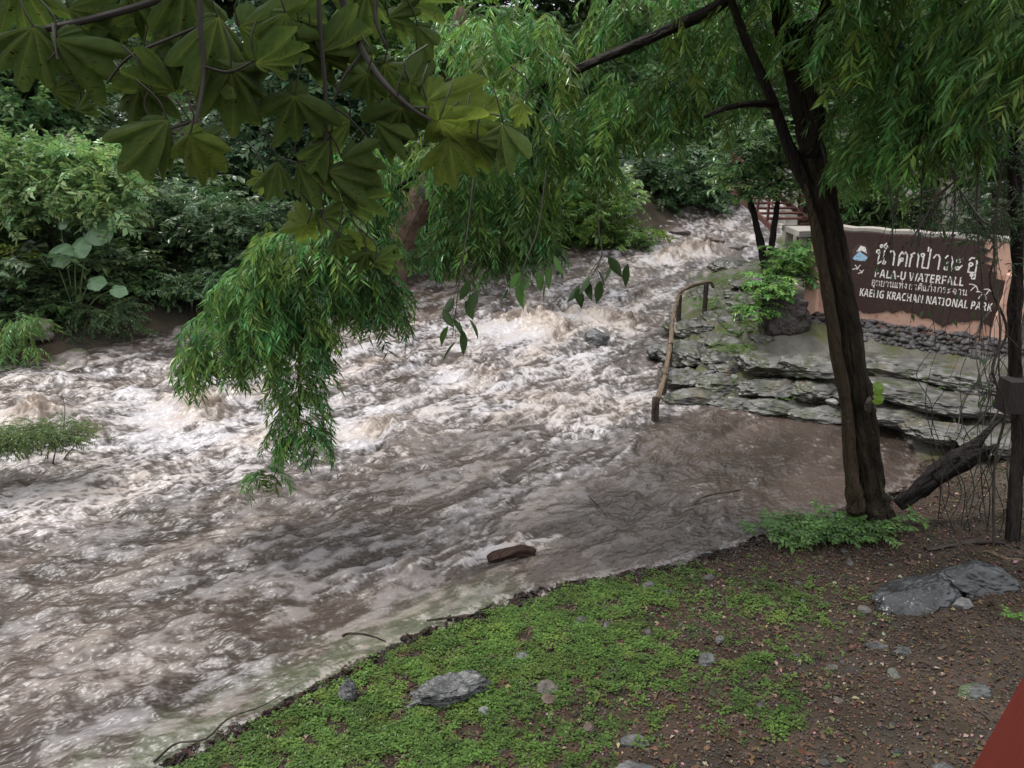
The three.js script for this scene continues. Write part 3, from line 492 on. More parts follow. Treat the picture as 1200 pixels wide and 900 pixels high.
woody('broadleaf_tree', 'dark tangled tree behind the pink end of the sign', 'tree', [9.043, 2.276, -14.5], [[[[8.79, 3.185, -14.5], [8.364, 4.625, -14.5], [8.324, 5.977, -14.5]], [0.2, 0.15, 0.12, 0.08]], [[[8.601, 3.773, -14.5], [7.684, 4.617, -14.2], [7.154, 5.404, -14]], [0.1, 0.07, 0.05, 0.03]]],
  [[8.186, 5.023, -14.2, 1.005, 0.862, 1], [8.96, 3.787, -14, 0.874, 1.02, 1], [7.757, 4.203, -14.2, 0.732, 0.585, 0.8], [8.383, 6.095, -14.4, 1.137, 0.71, 1.2], [8.85, 2.632, -13.8, 0.354, 0.207, 0.4]], FINE, 1500, 64, { size: [1, 1.7], tint: [1.08, 1.08, 0.94] }, HILLSIDE);
woody('leafy_shrub', 'low leafy shrub growing behind the left part of the sign', 'bush', [6.938, 2.304, -15.8], [[[[6.897, 2.604, -15.8]], [0.04, 0.03]]],
  [[6.706, 2.768, -15.8, 0.57, 0.402, 0.6], [7.308, 2.624, -15.6, 0.565, 0.332, 0.6]], OVAL, 420, 65, { size: [0.9, 1.4], tint: [1.28, 1.35, 1.15] }, HILLSIDE);
woody('leafy_shrub', 'bright leafy shrub sprouting over the boulder beside the forked tree', 'bush', [5.272, 1.146, -14.6], [[[[5.219, 1.631, -14.6]], [0.03, 0.02]]],
  [[5.129, 1.809, -14.3, 0.373, 0.373, 0.35], [4.473, 1.537, -13.6, 0.239, 0.209, 0.25], [4.298, 1.194, -13.5, 0.164, 0.149, 0.2], [5.452, 1.949, -14.6, 0.221, 0.253, 0.3]], OVAL, 460, 66, { size: [0.6, 0.95], tint: [2.03, 2.29, 1.49] });
{ // the small forked tree on the rock path
  const base = [5.459, 0.95, -16.598], b = [base[0], ground(base[0], base[2]), base[2]], d = -base[2], t = thing('forked_tree', 'small dark tree forking in two from the rock path', 'tree', b);
  const z = d; part('trunk', limb([[b[0], b[1] - 0.1, b[2]], [5.189, 1.315, -15.9], [5.12, 1.662, -15.9]], [0.12, 0.1, 0.09], { sides: 10, rough: 0.25, seed: 3, color: DARKBARK }), M.bark, t);
  part('limb', limb([[5.132, 1.541, -15.9], [4.958, 2.09, -15.9], [4.736, 2.686, -15.8], [4.535, 3.102, -15.7], [4.332, 3.584, -15.6]], [0.09, 0.075, 0.065, 0.055, 0.03], { sides: 8, rough: 0.3, seed: 5, color: DARKBARK }), M.bark, t);
  part('limb', limb([[5.167, 1.541, -15.9], [5.19, 2.187, -15.8], [5.214, 2.768, -15.8], [5.164, 3.421, -15.7], [5.017, 4.203, -15.6]], [0.08, 0.06, 0.05, 0.035, 0.02], { sides: 8, rough: 0.3, seed: 6, color: DARKBARK }), M.bark, t);
  crownOf('crown', OVAL, M.leaf, [[4.452, 3.347, -15.6, 0.491, 0.262, 0.5], [4.955, 3.091, -15.4, 0.39, 0.195, 0.3], [4.56, 3.004, -15.3, 0.259, 0.146, 0.25], [4.999, 3.58, -15.7, 0.492, 0.295, 0.5], [4.488, 4.051, -15.5, 0.545, 0.353, 0.6], [5.414, 3.095, -15.8, 0.233, 0.2, 0.3]], 420, 67, t, { size: [0.7, 1.2], tint: [1.49, 1.55, 1.22] });
}
{ // old leaning trunk on the far bank, broken off above
  const b = [-3.317, 0.5, -19.56]; b[1] = ground(b[0], b[2]);
  const t = thing('broken_trunk', 'thick leaning brown trunk with a broken stub amid the hanging leaves', 'tree', b);
  const tr = part('trunk', limb([[b[0], b[1] - 0.2, b[2]], [-2.877, 1.303, -20.2], [-2.423, 2.284, -20], [-1.911, 3.118, -19.8], [-1.633, 4.204, -19.8], [-1.456, 5.358, -20], [-1.196, 6.858, -20.2]], [0.5, 0.38, 0.36, 0.33, 0.26, 0.2, 0.14], { sides: 18, per: 8, flute: 0.12, rough: 0.2, seed: 31, color: [0.11, 0.075, 0.055], moss: 0.25 }), M.bark, t);
  part('stub', limb([[-2.089, 2.774, -19.8], [-1.712, 2.635, -19.5], [-1.474, 2.491, -19.3]], [0.3, 0.24, 0.2], { sides: 10, rough: 0.2, seed: 33, color: [0.06, 0.05, 0.045], ragged: 1 }), M.bark, tr);
  crownOf('crown', OVAL, M.leaf, [[-1.102, 5.919, -20, 1.403, 1.202, 1.4], [-0.827, 4.008, -20, 1.241, 0.827, 1.2]], 500, 68, t, { size: [1.2, 1.8], tint: [1.62, 1.76, 1.49] });
}
[[[-8.474, -0.073, -18], [-8.278, 1.033, -18], [-8.164, 2.381, -18], [-7.968, 3.489, -18]], [[-9.965, 0.19, -16.5], [-9.923, 1.115, -16.5], [-9.82, 1.848, -16.4]], [[-7.592, -0.152, -18.6], [-7.469, 0.517, -18.6], [-7.449, 1.332, -18.6]], [[-6.725, 0.367, -20.5], [-6.635, 1.697, -20.5], [-6.355, 2.975, -20.5]]].forEach((p, i) => {
  p[0][1] = ground(p[0][0], p[0][2]) - 0.05;
  solo('sapling_stem', limb(p, [0.035, 0.03, 0.02], { sides: 7, rough: 0.3, seed: 70 + i, color: [0.13, 0.1, 0.075] }), M.bark, 'thin bare sapling stem standing in the far bank undergrowth', 'sapling', p[0], 'sapling stems on the far bank');
});
// big-leaved plants at the far bank
function shieldLeaf(p, face, size, seed, c) { // a heart-shaped blade, cupped
  const r = rngOf(seed), A = { pos: [], idx: [], col: [] }, n = 22, q = new THREE.Quaternion().setFromUnitVectors(V(0, 1, 0), face.clone().normalize()), spin = r() * 0.6 - 0.3;
  const put = (x, y, z, k) => { const v = V(x, y, z).applyAxisAngle(V(0, 1, 0), spin).applyQuaternion(q); A.pos.push(p[0] + v.x, p[1] + v.y, p[2] + v.z); A.col.push(...c.map(w => w * k)); };
  put(0, 0, 0, 1.15);
  for (const f of [0.5, 1]) for (let i = 0; i < n; i++) {
    const a = i / n * 6.283, R = size * (0.62 + 0.3 * Math.cos(a) - 0.28 * Math.exp(-((Math.abs(a - Math.PI)) ** 2) * 9)) * (1 + 0.05 * Math.sin(a * 7 + seed));
    put(Math.cos(a) * R * f, -0.16 * size * f * f + 0.05 * size * Math.sin(a * 5) * f, Math.sin(a) * R * f * 0.95, i % 4 ? 0.92 + 0.1 * r() : 1.18);
  }
  for (let i = 0; i < n; i++) { const j = (i + 1) % n; A.idx.push(0, 1 + j, 1 + i, 1 + i, 1 + j, 1 + n + i, 1 + j, 1 + n + j, 1 + n + i); }
  return geoOf(A.pos, A.idx, A.col);
}
{
  const base = [-8.829, 1.024, -15.6], b = [base[0], ground(base[0], base[2]), base[2]];
  const t = thing('taro_plant', 'taro plant with large pale heart-shaped leaves below the pale bush', 'plant', b);
  [[[-8.206, 2.308, -15.5], V(0.1, 0.55, 0.8), 0.46], [[-8.509, 1.975, -15.4], V(-0.2, 0.5, 0.8), 0.36], [[-8.965, 1.842, -15.4], V(-0.1, 0.6, 0.75), 0.42], [[-8.248, 1.34, -15.3], V(0.1, 0.8, 0.6), 0.3], [[-7.8, 1.204, -15.3], V(0.4, 0.8, 0.5), 0.26], [[-8.837, 2.427, -15.6], V(-0.2, 0.6, 0.7), 0.2]].forEach(([p, f, s], i) => {
    const l = part('leaf', shieldLeaf(p, f, s, 80 + i, [0.13, 0.23, 0.11]), M.wetLeaf, t);
    part('stalk', limb([b, [(b[0] + p[0]) / 2, (b[1] + p[1]) / 2 + 0.15, (b[2] + p[2]) / 2], p], [0.018, 0.014, 0.008], { sides: 5, per: 3, color: [0.07, 0.1, 0.04] }), M.twig, l);
  });
}
woody('cane_shrub', 'pale arching cane leaves at the water edge under the pale bush', 'bush', [-9.432, 0.174, -14.2], [[[[-9.302, 0.667, -14.2], [-8.993, 0.901, -14.1]], [0.02, 0.015, 0.008]]],
  [[-9.239, 0.749, -14.2, 0.411, 0.253, 0.4], [-9.684, 0.504, -14.2, 0.476, 0.349, 0.5], [-8.758, 0.901, -14.1, 0.188, 0.125, 0.2], [-8.874, 0.394, -14, 0.251, 0.126, 0.2]], WEEP, 120, 82, { size: [0.7, 1.1], tint: [2.2, 2.0, 2.0] });
woody('yellowed_shrub', 'small shrub with yellowing leaves at the foot of the pale bush', 'bush', [-9.934, 1.246, -15.8], [[[[-9.867, 1.592, -15.8]], [0.02, 0.012]]], [[-9.838, 1.832, -15.8, 0.137, 0.205, 0.15]], OVAL, 26, 83, { size: [0.7, 1.0], tint: [4, 2.6, 0.8] });
// the drowned bush in the current
{
  const b = [-6.175, 0, -9.487]; const t = thing('drowned_bush', 'small olive green bush half drowned in the brown current', 'bush', b);
  for (let i = 0; i < 7; i++) part('stem', limb([[b[0] + (i - 3) * 0.03, -0.25, b[2]], [b[0] + (i - 3) * 0.11, 0.12, b[2] + 0.05 * (i % 3 - 1)], [b[0] + (i - 3) * 0.17, 0.3 + 0.05 * (i % 2), b[2] + 0.12 * (i % 3 - 1)]], [0.014, 0.01, 0.004], { sides: 5, per: 4, color: [0.06, 0.05, 0.03] }), M.twig, t);
  crownOf('foliage', FINE, M.leaf, [[-5.651, 0.632, -8.9, 0.415, 0.166, 0.3], [-6.027, 0.565, -8.9, 0.353, 0.145, 0.3], [-5.392, 0.632, -8.9, 0.187, 0.114, 0.2], [-6.395, 0.543, -8.9, 0.312, 0.166, 0.3]], 950, 84, t, { size: [0.3, 0.6], tint: [1.55, 1.3, 0.75], lift: 0.2 });
  part('dead_twig', limb([[-5.44, 0.71, -8.9], [-5.372, 0.985, -8.9], [-5.37, 1.223, -8.9]], [0.008, 0.005, 0.002], { sides: 4, per: 4, color: [0.12, 0.1, 0.07] }), M.twig, t);
}
{ // undergrowth and woods that read as one mass
  const r = rngOf(91), und = [[], [], []], far = [[], [], []];
  for (let i = 0; i < 16000; i++) {
    const a = (r() * 100 - 50) * rad, d = 13 + 34 * Math.pow(r(), 1.2), x = Math.sin(a) * d, z = -Math.cos(a) * d, sh = shoreAt(x, z);
    if (sh.d < 1.0 + (sh.r > 0.5 ? 4.4 : 0) || sh.n > 0.5) continue;
    const y = landHeight(x, z, sh), s = 1 + 1.1 * r() + d * 0.03, k = 0.6 + 0.6 * r(), dens = fbm(x * 0.35, 3, z * 0.35, 3); if (dens < -0.2) continue;
    und[i % 3].push({ m: pose(x, y + 0.1 + r() * r() * (1 + dens), z, (r() - 0.5), r() * 6.28, 0.3 + (r() - 0.5), s), c: [k * (0.85 + 0.4 * r()), k, k * (0.8 + 0.5 * r())] });
  }
  for (let i = 0; i < 5200; i++) { // thicker growth right behind the far water edge
    const k = 5 + Math.floor(r() * 7), [ax, az] = BANK_LEFT[k], [bx, bz] = BANK_LEFT[k + 1], u = r(), o = 0.7 + 4.5 * r(), x = mixv(ax, bx, u) - o * 0.55, z = mixv(az, bz, u) - o * 0.83, sh = shoreAt(x, z); if (sh.d < 0.5) continue;
    const q = 0.9 + 0.9 * r(), y = landHeight(x, z, sh) + 0.05 + 1.1 * r() * r() * (0.6 + fbm(x * 0.8, 2, z * 0.8, 3));
    und[i % 3].push({ m: pose(x, y, z, (r() - 0.5), r() * 6.28, 0.3 + (r() - 0.5), 0.8 + 0.9 * r()), c: [q * (0.9 + 0.4 * r()), q * 1.05, q * (0.8 + 0.5 * r())] });
  }
  for (let i = 0; i < 22000; i++) {
    const a = (r() * 104 - 52) * rad, d = 36 + 50 * r(), x = Math.sin(a) * d, z = -Math.cos(a) * d, sh = shoreAt(x, z);
    if (sh.d < 4 || sh.n > 0.6) continue;
    const top = 5 + 5 * (0.5 + 0.5 * n3(x * 0.16, 1, z * 0.16)) + 2 * n3(x * 0.5, 5, z * 0.5), y = landHeight(x, z, sh) + top * (0.2 + 0.8 * Math.sqrt(r())), k = 0.7 + 0.5 * r();
    far[i % 3].push({ m: pose(x, y, z, (r() - 0.5) * 1.2, r() * 6.28, 0.2 + (r() - 0.5), 3.5 + 2.5 * r()), c: [k * (0.9 + 0.5 * r()), k * 1.1, k * 1.1] });
  }
  und.forEach((l, k) => copies(numbered('undergrowth'), OVAL[k], M.wetLeaf, l).userData = { kind: 'stuff', label: 'mixed leafy undergrowth covering the valley slopes', category: 'undergrowth' });
  far.forEach((l, k) => copies(numbered('distant_woods'), OVAL[k], M.leaf, l).userData = { kind: 'stuff', label: 'distant woods closing the valley behind the nearer trees', category: 'woods' });
}
// ---------------------------------------------------------------- the sign
{
  const A = V(...[5.483, 1, -14.158]), B = V(...[7.862, 1, -12.295]), dir = B.clone().sub(A).setY(0), L = dir.length(); dir.normalize();
  const t = thing('park_sign', 'pink cement sign wall with brown panel and white lettering reading PALA-U WATERFALL', 'sign', [A.x, 1.0, A.z]);
  t.rotation.y = Math.atan2(-dir.z, dir.x);
  const put = (name, geo, mat, parent = t) => { const m = shadows(new THREE.Mesh(geo, mat)); m.name = name; parent.add(m); return m; };
  const H = 1.55, r = rngOf(6);
  const pink = new THREE.MeshStandardMaterial({ color: new THREE.Color(0.74, 0.45, 0.34), roughness: 0.85, bumpMap: T.soil, bumpScale: 0.006 });
  { // weathered limewash: blotches, drips and grime with their own outlines
    const c = document.createElement('canvas'); c.width = 512; c.height = 256; const q = c.getContext('2d'), k = rngOf(77); q.fillStyle = '#e6e6e6'; q.fillRect(0, 0, 512, 256);
    for (let i = 0; i < 900; i++) { const v = k(); q.fillStyle = v < 0.5 ? 'rgba(255,250,245,0.14)' : v < 0.9 ? 'rgba(150,125,110,0.10)' : 'rgba(70,60,50,0.16)'; q.beginPath(); q.ellipse(k() * 512, k() * 256, 1 + 12 * k() * k(), 1 + 16 * k() * k(), k() * 3, 0, 7); q.fill(); }
    for (let i = 0; i < 70; i++) { q.fillStyle = 'rgba(80,65,55,0.13)'; q.fillRect(k() * 512, k() * 180, 1 + 2 * k(), 12 + 70 * k()); }
    const m = new THREE.CanvasTexture(c); m.colorSpace = THREE.SRGBColorSpace; m.wrapS = m.wrapT = THREE.RepeatWrapping; m.repeat.set(0.5, 0.8); pink.map = m;
  }
  const cement = new THREE.MeshStandardMaterial({ color: new THREE.Color(0.34, 0.31, 0.27), roughness: 0.85, bumpMap: T.soil, bumpScale: 0.006 });
  const ex = (pts, depth, z, bev = 0.012) => { const s = new THREE.Shape(pts.map(p => new THREE.Vector2(...p))); const g = new THREE.ExtrudeGeometry(s, { depth, bevelEnabled: true, bevelThickness: bev, bevelSize: bev, bevelSegments: 2 }); g.translate(0, 0, z); return g; };
  const topY = x => H - 0.022 + 0.022 * Math.abs(Math.sin(x * Math.PI / 0.62 + 0.4));
  const outline = []; outline.push([-0.12, -0.5], [L + 0.22, -0.5]);
  for (let i = 0; i <= 48; i++) { const x = L + 0.22 - i / 48 * (L + 0.34); outline.push([x, topY(x) - 0.03]); }
  put('wall', ex(outline, 0.2, -0.22), pink);
  const cop = []; for (let i = 0; i <= 48; i++) { const x = -0.14 + i / 48 * (L + 0.38); cop.push([x, topY(x) - 0.028]); } for (let i = 48; i >= 0; i--) { const x = -0.14 + i / 48 * (L + 0.38); cop.push([x, topY(x) + 0.02]); }
  put('coping', ex(cop, 0.24, -0.235, 0.008), cement);
  // the brown field, ragged below and at its right end where pink shows through
  const edge = [[0.2, 0.34]];
  for (let i = 1; i < 60; i++) { const x = 0.2 + i / 60 * (L - 0.36), k = 0.17 + 0.09 * Math.sin(x * 5.2) * (0.6 + 0.6 * n3(x * 1.7, 3, 0)) + 0.045 * n3(x * 9, 1, 0); edge.push([x, clamp(k, 0.04, 0.34)]); }
  edge.push([L - 0.1, 0.12], [L - 0.08, 0.9], [L - 0.24, 0.92], [L - 0.22, 1.02], [L - 0.36, 1.04], [L - 0.28, 1.12], [L - 0.44, 1.15], [L - 0.3, 1.23], [L - 0.46, 1.27], [L - 0.36, 1.36], [L - 0.5, 1.4], [L - 0.44, topY(L - 0.44) - 0.05]);
  for (let i = 1; i < 24; i++) { const x = L - 0.44 - i / 24 * (L - 0.56); edge.push([x, topY(x) - 0.05]); }
  edge.push([0.14, 1.1], [0.17, 0.8], [0.12, 0.6], [0.2, 0.5]);
  // lettering, flat print on the brown field
  const cw = 2048, ch = 1024, cv = document.createElement('canvas'); cv.width = cw; cv.height = ch;
  const g = cv.getContext('2d'); g.fillStyle = '#3a2520'; g.fillRect(0, 0, cw, ch);
  for (let i = 0; i < 2600; i++) { const k = r(); g.fillStyle = k < 0.5 ? 'rgba(28,17,15,0.22)' : k < 0.9 ? 'rgba(84,56,48,0.16)' : 'rgba(120,90,80,0.12)'; g.beginPath(); g.ellipse(r() * cw, r() * ch, 3 + 30 * r(), 2 + 10 * r(), r() * 3, 0, 7); g.fill(); }
  const sx = cw / L, sy = ch / H, X = x => x * sx, Y = y => ch - y * sy;
  const GL = { // Thai letters as strokes in a unit box; circles are [x, y, r]
    n: [[[0.12, 0.88, 0.12]], [[0.24, 0.9], [0.24, 0], [0.75, 0.25]], [[0.88, 0.12, 0.11]], [[0.78, 0.12], [0.78, 1]]],
    t: [[[0.1, 0], [0.1, 0.75], [0.3, 1], [0.5, 0.86], [0.7, 1], [0.9, 0.75], [0.9, 0]], [[0.4, 0.45, 0.1]], [[0.32, 0.38], [0.12, 0.08]]],
    k: [[[0.12, 0], [0.12, 0.65], [0.25, 0.75], [0.1, 0.85], [0.35, 1], [0.7, 1], [0.9, 0.8], [0.9, 0]]],
    p: [[[0.12, 0.9, 0.11]], [[0.24, 0.9], [0.24, 0], [0.85, 0], [0.85, 1.35]]],
    a: [[[0.1, 0.78], [0.3, 1], [0.55, 1], [0.72, 0.8], [0.72, 0]]],
    l: [[[0.3, 0.12, 0.11]], [[0.18, 0.15], [0.18, 0.42], [0.5, 0.6], [0.85, 0.4]], [[0.85, 0], [0.85, 0.75], [0.6, 1], [0.25, 1], [0.1, 0.85]]],
    e: [[[0.25, 0.72, 0.11]], [[0.35, 0.68], [0.65, 0.92]], [[0.25, 0.2, 0.11]], [[0.35, 0.16], [0.65, 0.4]]],
    o: [[[0.3, 0.55, 0.11]], [[0.2, 0.5], [0.15, 0], [0.85, 0], [0.85, 0.75], [0.6, 1], [0.25, 1], [0.1, 0.85]]],
    d: [[[0.12, 0.88, 0.11]], [[0.24, 0.9], [0.24, 0]], [[0.24, 0.6], [0.6, 1], [0.85, 0.85], [0.85, 0]]],
    y: [[[0.2, 0.9, 0.1]], [[0.12, 0.8], [0.2, 0.55], [0.42, 0.5]], [[0.2, 0.5], [0.15, 0], [0.85, 0], [0.85, 1]]],
    A: [[[0.15, 1], [0.15, 0.1]], [[0.26, 0.1, 0.1]], [[0.6, 1], [0.6, 0.1]], [[0.71, 0.1, 0.1]]],
    h: [[[0.12, 0.88, 0.11]], [[0.24, 0.9], [0.24, 0]], [[0.24, 0.5], [0.62, 0.76]], [[0.74, 0.88, 0.11]], [[0.62, 0.76], [0.85, 0.5], [0.85, 0]]],
    g: [[[0.5, 0.85, 0.11]], [[0.62, 0.85], [0.62, 0.05], [0.15, 0.45]]],
    c: [[[0.3, 0.85, 0.11]], [[0.25, 0.72], [0.2, 0.5], [0.3, 0], [0.8, 0], [0.8, 0.75], [0.97, 1]]],
    r: [[[0.1, 1], [0.75, 0.95]], [[0.15, 1], [0.15, 0.7], [0.7, 0.6], [0.7, 0.12]], [[0.6, 0.1, 0.1]]],
    j: [[[0.25, 0.5, 0.11]], [[0.36, 0.45], [0.5, 0.05], [0.8, 0.05]], [[0.8, 0], [0.8, 0.75], [0.5, 1], [0.15, 0.85]]],
  };
  const MARK = { u: [[[0.55, -0.18, 0.08]], [[0.62, -0.18], [0.62, -0.42], [0.88, -0.42], [0.88, -0.12]]], v: [[[0.66, -0.2, 0.08]], [[0.74, -0.2], [0.74, -0.45]]], 1: [[[0.6, 1.22], [0.6, 1.48]]], 2: [[[0.4, 1.3, 0.09]], [[0.46, 1.22], [0.6, 1.34], [0.86, 1.52]]], i: [[[0.25, 1.16], [0.5, 1.32], [0.85, 1.2], [0.25, 1.16]]], m: [[[0.9, 1.26, 0.1]]] };
  const strokes = (list, x, y, w, h) => { for (const s of list) { g.beginPath(); if (s[0].length === 3) g.arc(X(x + s[0][0] * w), Y(y + s[0][1] * h), s[0][2] * h * sy, 0, 7); else s.forEach((p, i) => g[i ? 'lineTo' : 'moveTo'](X(x + p[0] * w), Y(y + p[1] * h))); g.stroke(); } };
  const thai = (text, x0, x1, y, h, lw) => { const cells = text.split(' '), w = (x1 - x0) / cells.length; g.lineWidth = lw; g.lineJoin = g.lineCap = 'round'; cells.forEach((c, i) => { for (const k of c) strokes(GL[k] ?? MARK[k], x0 + i * w, y, w * 0.86, h); }); };
  g.strokeStyle = g.fillStyle = '#e8e2da';
  thai('n2m a t k p1 a l e ou', 1.0, 2.56, 0.99, 0.23, 17);
  thai('ov d y a n A h1 g c a ti A k1 g k r e j a n', 0.98, 2.46, 0.61, 0.09, 7);
  const line = (s, x0, x1, y, h) => { g.save(); g.font = 'bold 120px sans-serif'; const m = g.measureText(s).width; g.translate(X(x0), Y(y)); g.scale((x1 - x0) * sx / m, h * sy / 86); g.fillText(s, 0, 0); g.restore(); };
  line('PALA-U WATERFALL', 1.0, 2.38, 0.755, 0.14);
  line('KAENG KRACHAN NATIONAL PARK', 0.8, 2.84, 0.4, 0.135);
  // round emblem and small painted sprigs
  const ex0 = 0.74; g.beginPath(); g.arc(X(ex0), Y(1.14), 0.15 * sy, 0, 7); g.fillStyle = '#4d3b38'; g.fill();
  g.fillStyle = '#9fc4dc'; g.beginPath(); g.moveTo(X(ex0 - 0.13), Y(1.04)); g.lineTo(X(ex0 - 0.03), Y(1.17)); g.lineTo(X(ex0 + 0.12), Y(1.08)); g.lineTo(X(ex0 + 0.09), Y(1.01)); g.lineTo(X(ex0 - 0.08), Y(1.01)); g.fill();
  g.fillStyle = '#eeeae4'; g.beginPath(); g.moveTo(X(ex0 - 0.08), Y(1.16)); g.lineTo(X(ex0 - 0.02), Y(1.27)); g.lineTo(X(ex0 + 0.06), Y(1.25)); g.lineTo(X(ex0 + 0.1), Y(1.14)); g.lineTo(X(ex0 + 0.02), Y(1.18)); g.fill();
  g.strokeStyle = '#e8e2da'; g.lineWidth = 10;
  for (const [x, y, s] of [[2.56, 0.78, 0.1], [2.68, 0.68, 0.11], [2.76, 0.74, 0.08], [0.72, 0.86, 0.08], [0.8, 0.8, 0.06]]) for (let k = 0; k < 3; k++) { const a = 0.4 + k * 1.1 + x; g.beginPath(); g.moveTo(X(x), Y(y)); g.quadraticCurveTo(X(x + s * 0.5 * Math.cos(a)), Y(y + s * 0.5 * Math.sin(a) + 0.02), X(x + s * Math.cos(a)), Y(y + s * Math.sin(a))); g.stroke(); }
  g.globalCompositeOperation = 'source-over'; // flaked paint
  for (let i = 0; i < 260; i++) { g.fillStyle = 'rgba(150,110,95,0.10)'; g.fillRect(X(L * r()), Y(0.2 + 1.2 * r()), 2 + 5 * r(), 20 + 90 * r()); }
  for (let i = 0; i < 800; i++) { g.fillStyle = 'rgba(52,33,29,0.75)'; g.beginPath(); g.ellipse(X(0.4 + 2.3 * r()), Y(0.45 + 0.85 * r()), 2 + 5 * r(), 2 + 4 * r(), r() * 3, 0, 7); g.fill(); }
  const tx = new THREE.CanvasTexture(cv); tx.colorSpace = THREE.SRGBColorSpace; tx.repeat.set(1 / L, 1 / H);
  const brown = new THREE.MeshStandardMaterial({ map: tx, roughness: 0.7 });
  put('panel', ex(edge, 0.03, -0.01, 0.008), brown);
  const pier = (x, w) => { const pts = []; for (let i = 0; i <= 14; i++) { const y = -0.5 + i / 14 * 1.5; pts.push([x - w * (1.1 - 0.5 * sst(-0.1, 0.9, y)) + 0.012 * n3(y * 6, x, 0), y]); } for (let i = 14; i >= 0; i--) { const y = -0.5 + i / 14 * 1.5; pts.push([x + w * (1.1 - 0.5 * sst(-0.1, 0.9, y)) + 0.012 * n3(y * 6, x + 3, 0), y]); } return ex(pts, 0.1, -0.012, 0.03); };
  put('pier', pier(0.0, 0.11), pink); put('pier', pier(L + 0.04, 0.13), pink);

  // dark river cobbles banked up against the foot of the sign
  const bed = thing('cobble_edging', 'bank of dark river cobbles along the foot of the sign', 'cobbles', [A.x, 0.95, A.z]); bed.rotation.y = t.rotation.y;
  const cob = [[0.09, 1], [0.095, 2], [0.1, 3], [0.085, 4]].map(([s, k]) => stone(300 + k, s, s * 0.62, s * 0.8, { cuts: 7, detail: 3, rough: 0.05, base: [0.03, 0.025, 0.025], tint: [0.085, 0.075, 0.076] }));
  for (let i = 0; i < 290; i++) {
    const row = i % 5, x = -0.35 + (Math.floor(i / 5) + r() * 0.8) / 58 * (L + 0.75), z = 0.06 + row * 0.11 + r() * 0.05;
    const m = shadows(new THREE.Mesh(cob[i % 4], M.wetRock)); m.name = 'cobble';
    m.position.set(x, 0.0 - row * 0.055 + r() * 0.05 - 0.02 * (x / L), z); m.rotation.set((r() - 0.5) * 0.7, r() * 6, (r() - 0.5) * 0.7); m.scale.setScalar(0.5 + 0.75 * r() * r()); bed.add(m);
  }
}

// ---------------------------------------------------------------- rocks
function rock(name, label, [x, y, z], [sx, sy, sz], seed, { yaw = 0, tilt = 0, mat = M.wetRock, group, category = 'rock', ...o } = {}) {
  const g = stone(seed, sx, sy, sz, o); g.rotateZ(tilt); g.rotateY(yaw); g.translate(x, y, z);
  return solo(name, g, mat, label, category, [x, y, z], group);
}
const onLand = (p, lift) => [p[0], ground(p[0], p[2]) + lift, p[2]];
const SLATE = { base: [0.03, 0.03, 0.03], tint: [0.12, 0.12, 0.117], rough: 0.1, cuts: 15 };
rock('slate_slab', 'large flat layered grey slate lying in the ground cover', onLand([-0.479, 0.25, -4.917], 0.05), [0.34, 0.13, 0.17], 401, { yaw: 0.12, strata: 0.2, cuts: 14, detail: 30, tilt: 0.08, rough: 0.1, base: [0.015, 0.015, 0.015], tint: [0.095, 0.095, 0.092] });
rock('slate_slab', 'upright grey slate at the water edge beside the curved root', onLand([-1.256, 0.12, -5.021], 0.03), [0.08, 0.12, 0.1], 402, { yaw: 0.5, strata: 0.12, detail: 14, ...SLATE });
rock('stone', 'small pale stone just below the large layered slate', onLand([-0.202, 0.28, -4.678], 0.015), [0.045, 0.04, 0.04], 403, { base: [0.12, 0.12, 0.12], tint: [0.24, 0.24, 0.24] });
rock('stone', 'dark brown broken stone half sunk in the middle of the ground cover', onLand([0.254, 0.3, -4.884], 0.01), [0.09, 0.05, 0.075], 404, { strata: 0.15, base: [0.05, 0.042, 0.035], tint: [0.12, 0.1, 0.08] });
rock('stone', 'reddish brown stone below the broken dark stone', onLand([0.28, 0.3, -4.762], 0.01), [0.07, 0.045, 0.06], 405, { base: [0.07, 0.045, 0.03], tint: [0.13, 0.08, 0.055] });
rock('stone', 'small brown square stone among thinning ground cover', onLand([0.522, 0.36, -4.382], 0.015), [0.05, 0.045, 0.045], 406, { base: [0.07, 0.05, 0.04], tint: [0.13, 0.09, 0.07] });
rock('stone', 'flat grey stone buried in the upper ground cover', onLand([0.096, 0.2, -5.37], 0.0), [0.11, 0.03, 0.07], 407, SLATE);
rock('stone', 'blue-grey pebble standing in the upper ground cover', onLand([0.813, 0.22, -5.745], 0.02), [0.035, 0.045, 0.035], 408, SLATE);
rock('stone', 'dark stone at the edge where ground cover meets dirt', onLand([1.515, 0.4, -5.153], 0.015), [0.09, 0.05, 0.07], 409, SLATE);
rock('stone', 'pale grey stone beside the dark stone at the dirt edge', onLand([1.697, 0.36, -5.473], 0.015), [0.05, 0.04, 0.045], 410, { base: [0.04, 0.039, 0.037], tint: [0.11, 0.107, 0.1] });
rock('stone', 'grey flat stone near the bottom of the ground cover', onLand([0.81, 0.42, -4.189], 0.01), [0.1, 0.03, 0.07], 411, { base: [0.035, 0.034, 0.032], tint: [0.1, 0.097, 0.09] });
rock('stone', 'long dark stone breaking the lower edge of the ground cover', onLand([0.752, 0.45, -3.917], 0.01), [0.16, 0.05, 0.09], 412, { strata: 0.1, ...SLATE });
rock('stone', 'flat pale stone beside the black stick in the ground cover', onLand([-0.327, 0.36, -4.033], 0.0), [0.07, 0.03, 0.05], 413, { base: [0.04, 0.039, 0.036], tint: [0.1, 0.097, 0.09] });
